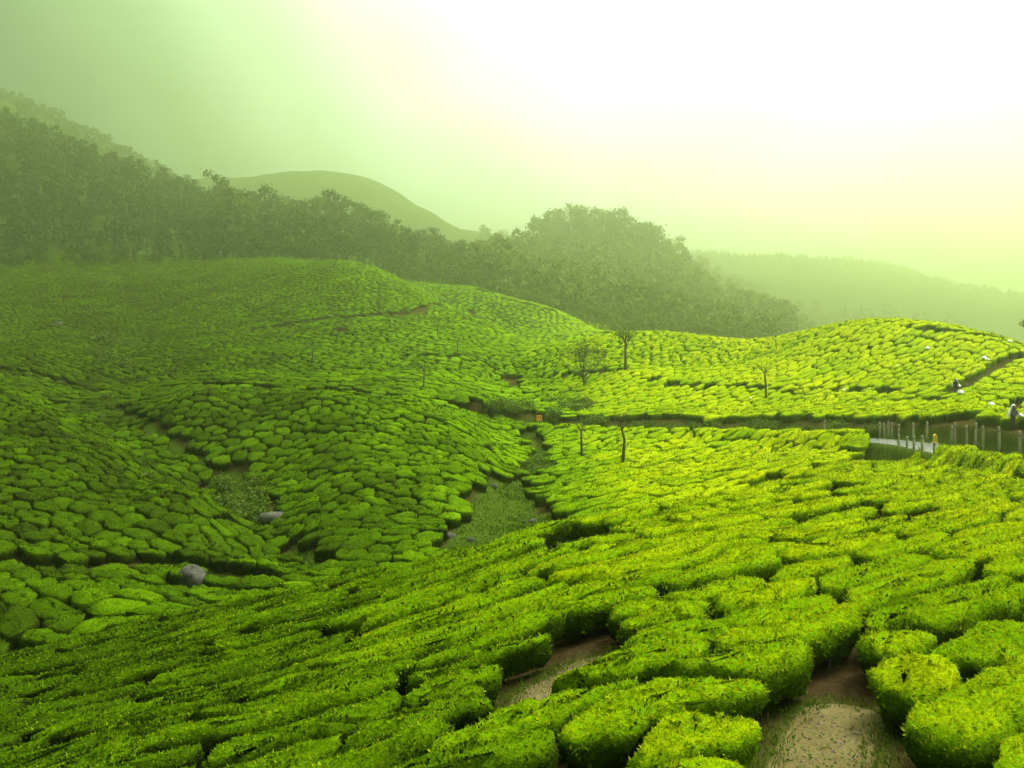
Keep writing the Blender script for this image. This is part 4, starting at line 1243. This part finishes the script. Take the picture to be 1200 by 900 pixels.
# ------------------------------------------------------------------ tea pickers and their sacks
def person(u, v, rz, pose, label):
    p = raycast(u, v, ZT)
    z = float(ground(p[0], p[1]))
    root = bpy.data.objects.new('person', None); col.objects.link(root); root.location = (p[0], p[1], z); root.rotation_euler = (0, 0, rz)
    b = 0.22 if pose == 'bent' else 0.05
    J = [(0, 0, 0.92), (0, -b * 0.7, 1.15), (0, -b * 1.5, 1.36), (0, -b * 1.9, 1.47), (0, -b * 2.2, 1.60), (0, -b * 2.3, 1.68),
         (0.18, -b * 1.5, 1.36), (0.25, -b * 1.5 - 0.12, 1.12), (0.20, -b * 1.5 - 0.34, 1.02), (0.18, -b * 1.5 - 0.44, 1.00),
         (-0.18, -b * 1.5, 1.36), (-0.25, -b * 1.5 - 0.10, 1.12), (-0.18, -b * 1.5 - 0.33, 1.04), (-0.16, -b * 1.5 - 0.43, 1.03),
         (0.10, 0, 0.86), (0.11, -0.03, 0.47), (0.11, 0.03, 0.07), (0.11, -0.12, 0.03), (-0.10, 0, 0.86), (-0.11, -0.05, 0.47), (-0.11, 0.02, 0.07), (-0.11, -0.13, 0.03)]
    Ed = [(0, 1), (1, 2), (2, 3), (3, 4), (4, 5), (2, 6), (6, 7), (7, 8), (8, 9), (2, 10), (10, 11), (11, 12), (12, 13), (0, 14), (14, 15), (15, 16), (16, 17), (0, 18), (18, 19), (19, 20), (20, 21)]
    Rr = [0.15, 0.13, 0.15, 0.055, 0.10, 0.085, 0.065, 0.05, 0.04, 0.035, 0.065, 0.05, 0.04, 0.035, 0.09, 0.065, 0.045, 0.04, 0.09, 0.065, 0.045, 0.04]
    me = bpy.data.meshes.new('body'); me.from_pydata(J, Ed, []); me.materials.append(MATS['dark_cloth'])
    o = link('body', me, root)
    md = o.modifiers.new('skin', 'SKIN')
    me.skin_vertices[0].data[0].use_root = True
    for sv, r in zip(me.skin_vertices[0].data, Rr): sv.radius = (r, r)
    o.modifiers.new('smooth', 'SUBSURF').levels = 1
    # white cloth over head and shoulders, falling down the back
    a = Acc()
    n = 16; th = np.arange(n) / n * 2 * math.pi
    prof = [(0.02, 1.80), (0.10, 1.775), (0.135, 1.68), (0.15, 1.55), (0.27, 1.38), (0.33, 1.12), (0.36, 0.92)]
    Vv = []
    for k, (r, zz) in enumerate(prof):
        cy = -b * (2.2 - 0.33 * k) if k < 7 else 0
        ww = 1 + 0.07 * np.sin(th * 5 + k)
        Vv.append(np.stack([np.cos(th) * r * ww, cy + np.sin(th) * r * 0.85 * ww + 0.05, np.full(n, zz) - 0.05 * (np.sin(th) < 0) * (k > 3)], 1))
    Vv = np.concatenate(Vv)
    kk = np.arange(n); Q = np.concatenate([np.stack([i * n + kk, i * n + (kk + 1) % n, (i + 1) * n + (kk + 1) % n, (i + 1) * n + kk], 1) for i in range(6)])
    front = np.array([not (i >= 2 and math.sin(th[j] + 0.2) < -0.55) for i in range(6) for j in range(n)])
    a.add(Vv, Q[front], 0.5)
    link('head_cloth', a.mesh('head_cloth', ['white_cloth']), root)
    a = Acc(); tube(a, [(0, -b * 2.2 - 0.02, 1.53), (0, -b * 2.25 - 0.02, 1.62), (0, -b * 2.3 - 0.01, 1.72)], [0.075, 0.098, 0.08], 10)
    link('face', a.mesh('face', ['skin']), root)
    tag(root, label, 'person')
person(1187, 490, 0.2, 'up', 'person in a white head cloth picking tea just above the road bank')
person(1120, 454, -0.5, 'bent', 'person in white bending over the tea beside the dark hillside lane')
def sack_mesh():
    a = Acc(); n = 14; th = np.arange(n) / n * 2 * math.pi
    prof = [(0.02, 0.0), (0.30, 0.03), (0.38, 0.18), (0.36, 0.40), (0.24, 0.56), (0.10, 0.62), (0.16, 0.72)]
    Vv = np.concatenate([np.stack([np.cos(th) * r * (1 + 0.08 * np.sin(3 * th + k)), np.sin(th) * r * (1 + 0.06 * np.cos(4 * th + k)), np.full(n, z)], 1) for k, (r, z) in enumerate(prof)])
    kk = np.arange(n); Q = np.concatenate([np.stack([i * n + kk, i * n + (kk + 1) % n, (i + 1) * n + (kk + 1) % n, (i + 1) * n + kk], 1) for i in range(6)])
    a.add(Vv, Q, 0.5)
    return a.mesh('sack', ['white_cloth'])
SM = sack_mesh()
for k, (u, v, s) in enumerate(((1126, 461, 1.0), (1124, 453, 0.6), (1087, 409, 1.0), (1153, 421, 1.0), (1157, 422, 0.7), (1183, 402, 1.0), (1162, 476, 0.9), (1196, 488, 0.6), (989, 458, 0.6), (879, 467, 0.6), (1052, 429, 0.6))):
    p = raycast(u, v, ZT)
    if p is None: continue
    o = link('leaf_sack', SM, None, (p[0], p[1], float(ground(p[0], p[1])) + BUSH * 0.98))
    s *= 0.8; o.scale = (s, s, s * 0.8); o.rotation_euler = (0, 0.3 * (k % 3 - 1), k)
    tag(o, 'white sack of picked leaves lying on the tea of the right hill', 'sack', 'sacks on the right hill')

# ------------------------------------------------------------------ the misty air
def mat_haze():
    m, nt, N, L, out = nodes_of('haze_air')
    v = N.new('ShaderNodeVolumePrincipled')
    v.inputs['Color'].default_value = (0.67, 0.77, 0.39, 1)
    v.inputs['Density'].default_value = 0.0011
    v.inputs['Anisotropy'].default_value = 0.86
    L.new(v.outputs[0], out.inputs['Volume'])
    MATS['haze_air'] = m
mat_haze()
acc = Acc()
zlo, zhi = float(ZG.min()) - 1.5, float(ZG[(UU > -250) & (UU < 1450)].max()) + 24
x0, x1 = float(XX.min()) - 40, float(XX.max()) + 40
box(acc, ((x0 + x1) / 2, (4300 - 60) / 2.0, (zlo + zhi) / 2), (x1 - x0, 4360, zhi - zlo))
hz = link('haze', acc.mesh('haze', ['haze_air'], smooth=False))
tag(hz, 'pale green mist hanging over the whole valley', 'haze', kind='stuff')
print('haze z', zlo, zhi)
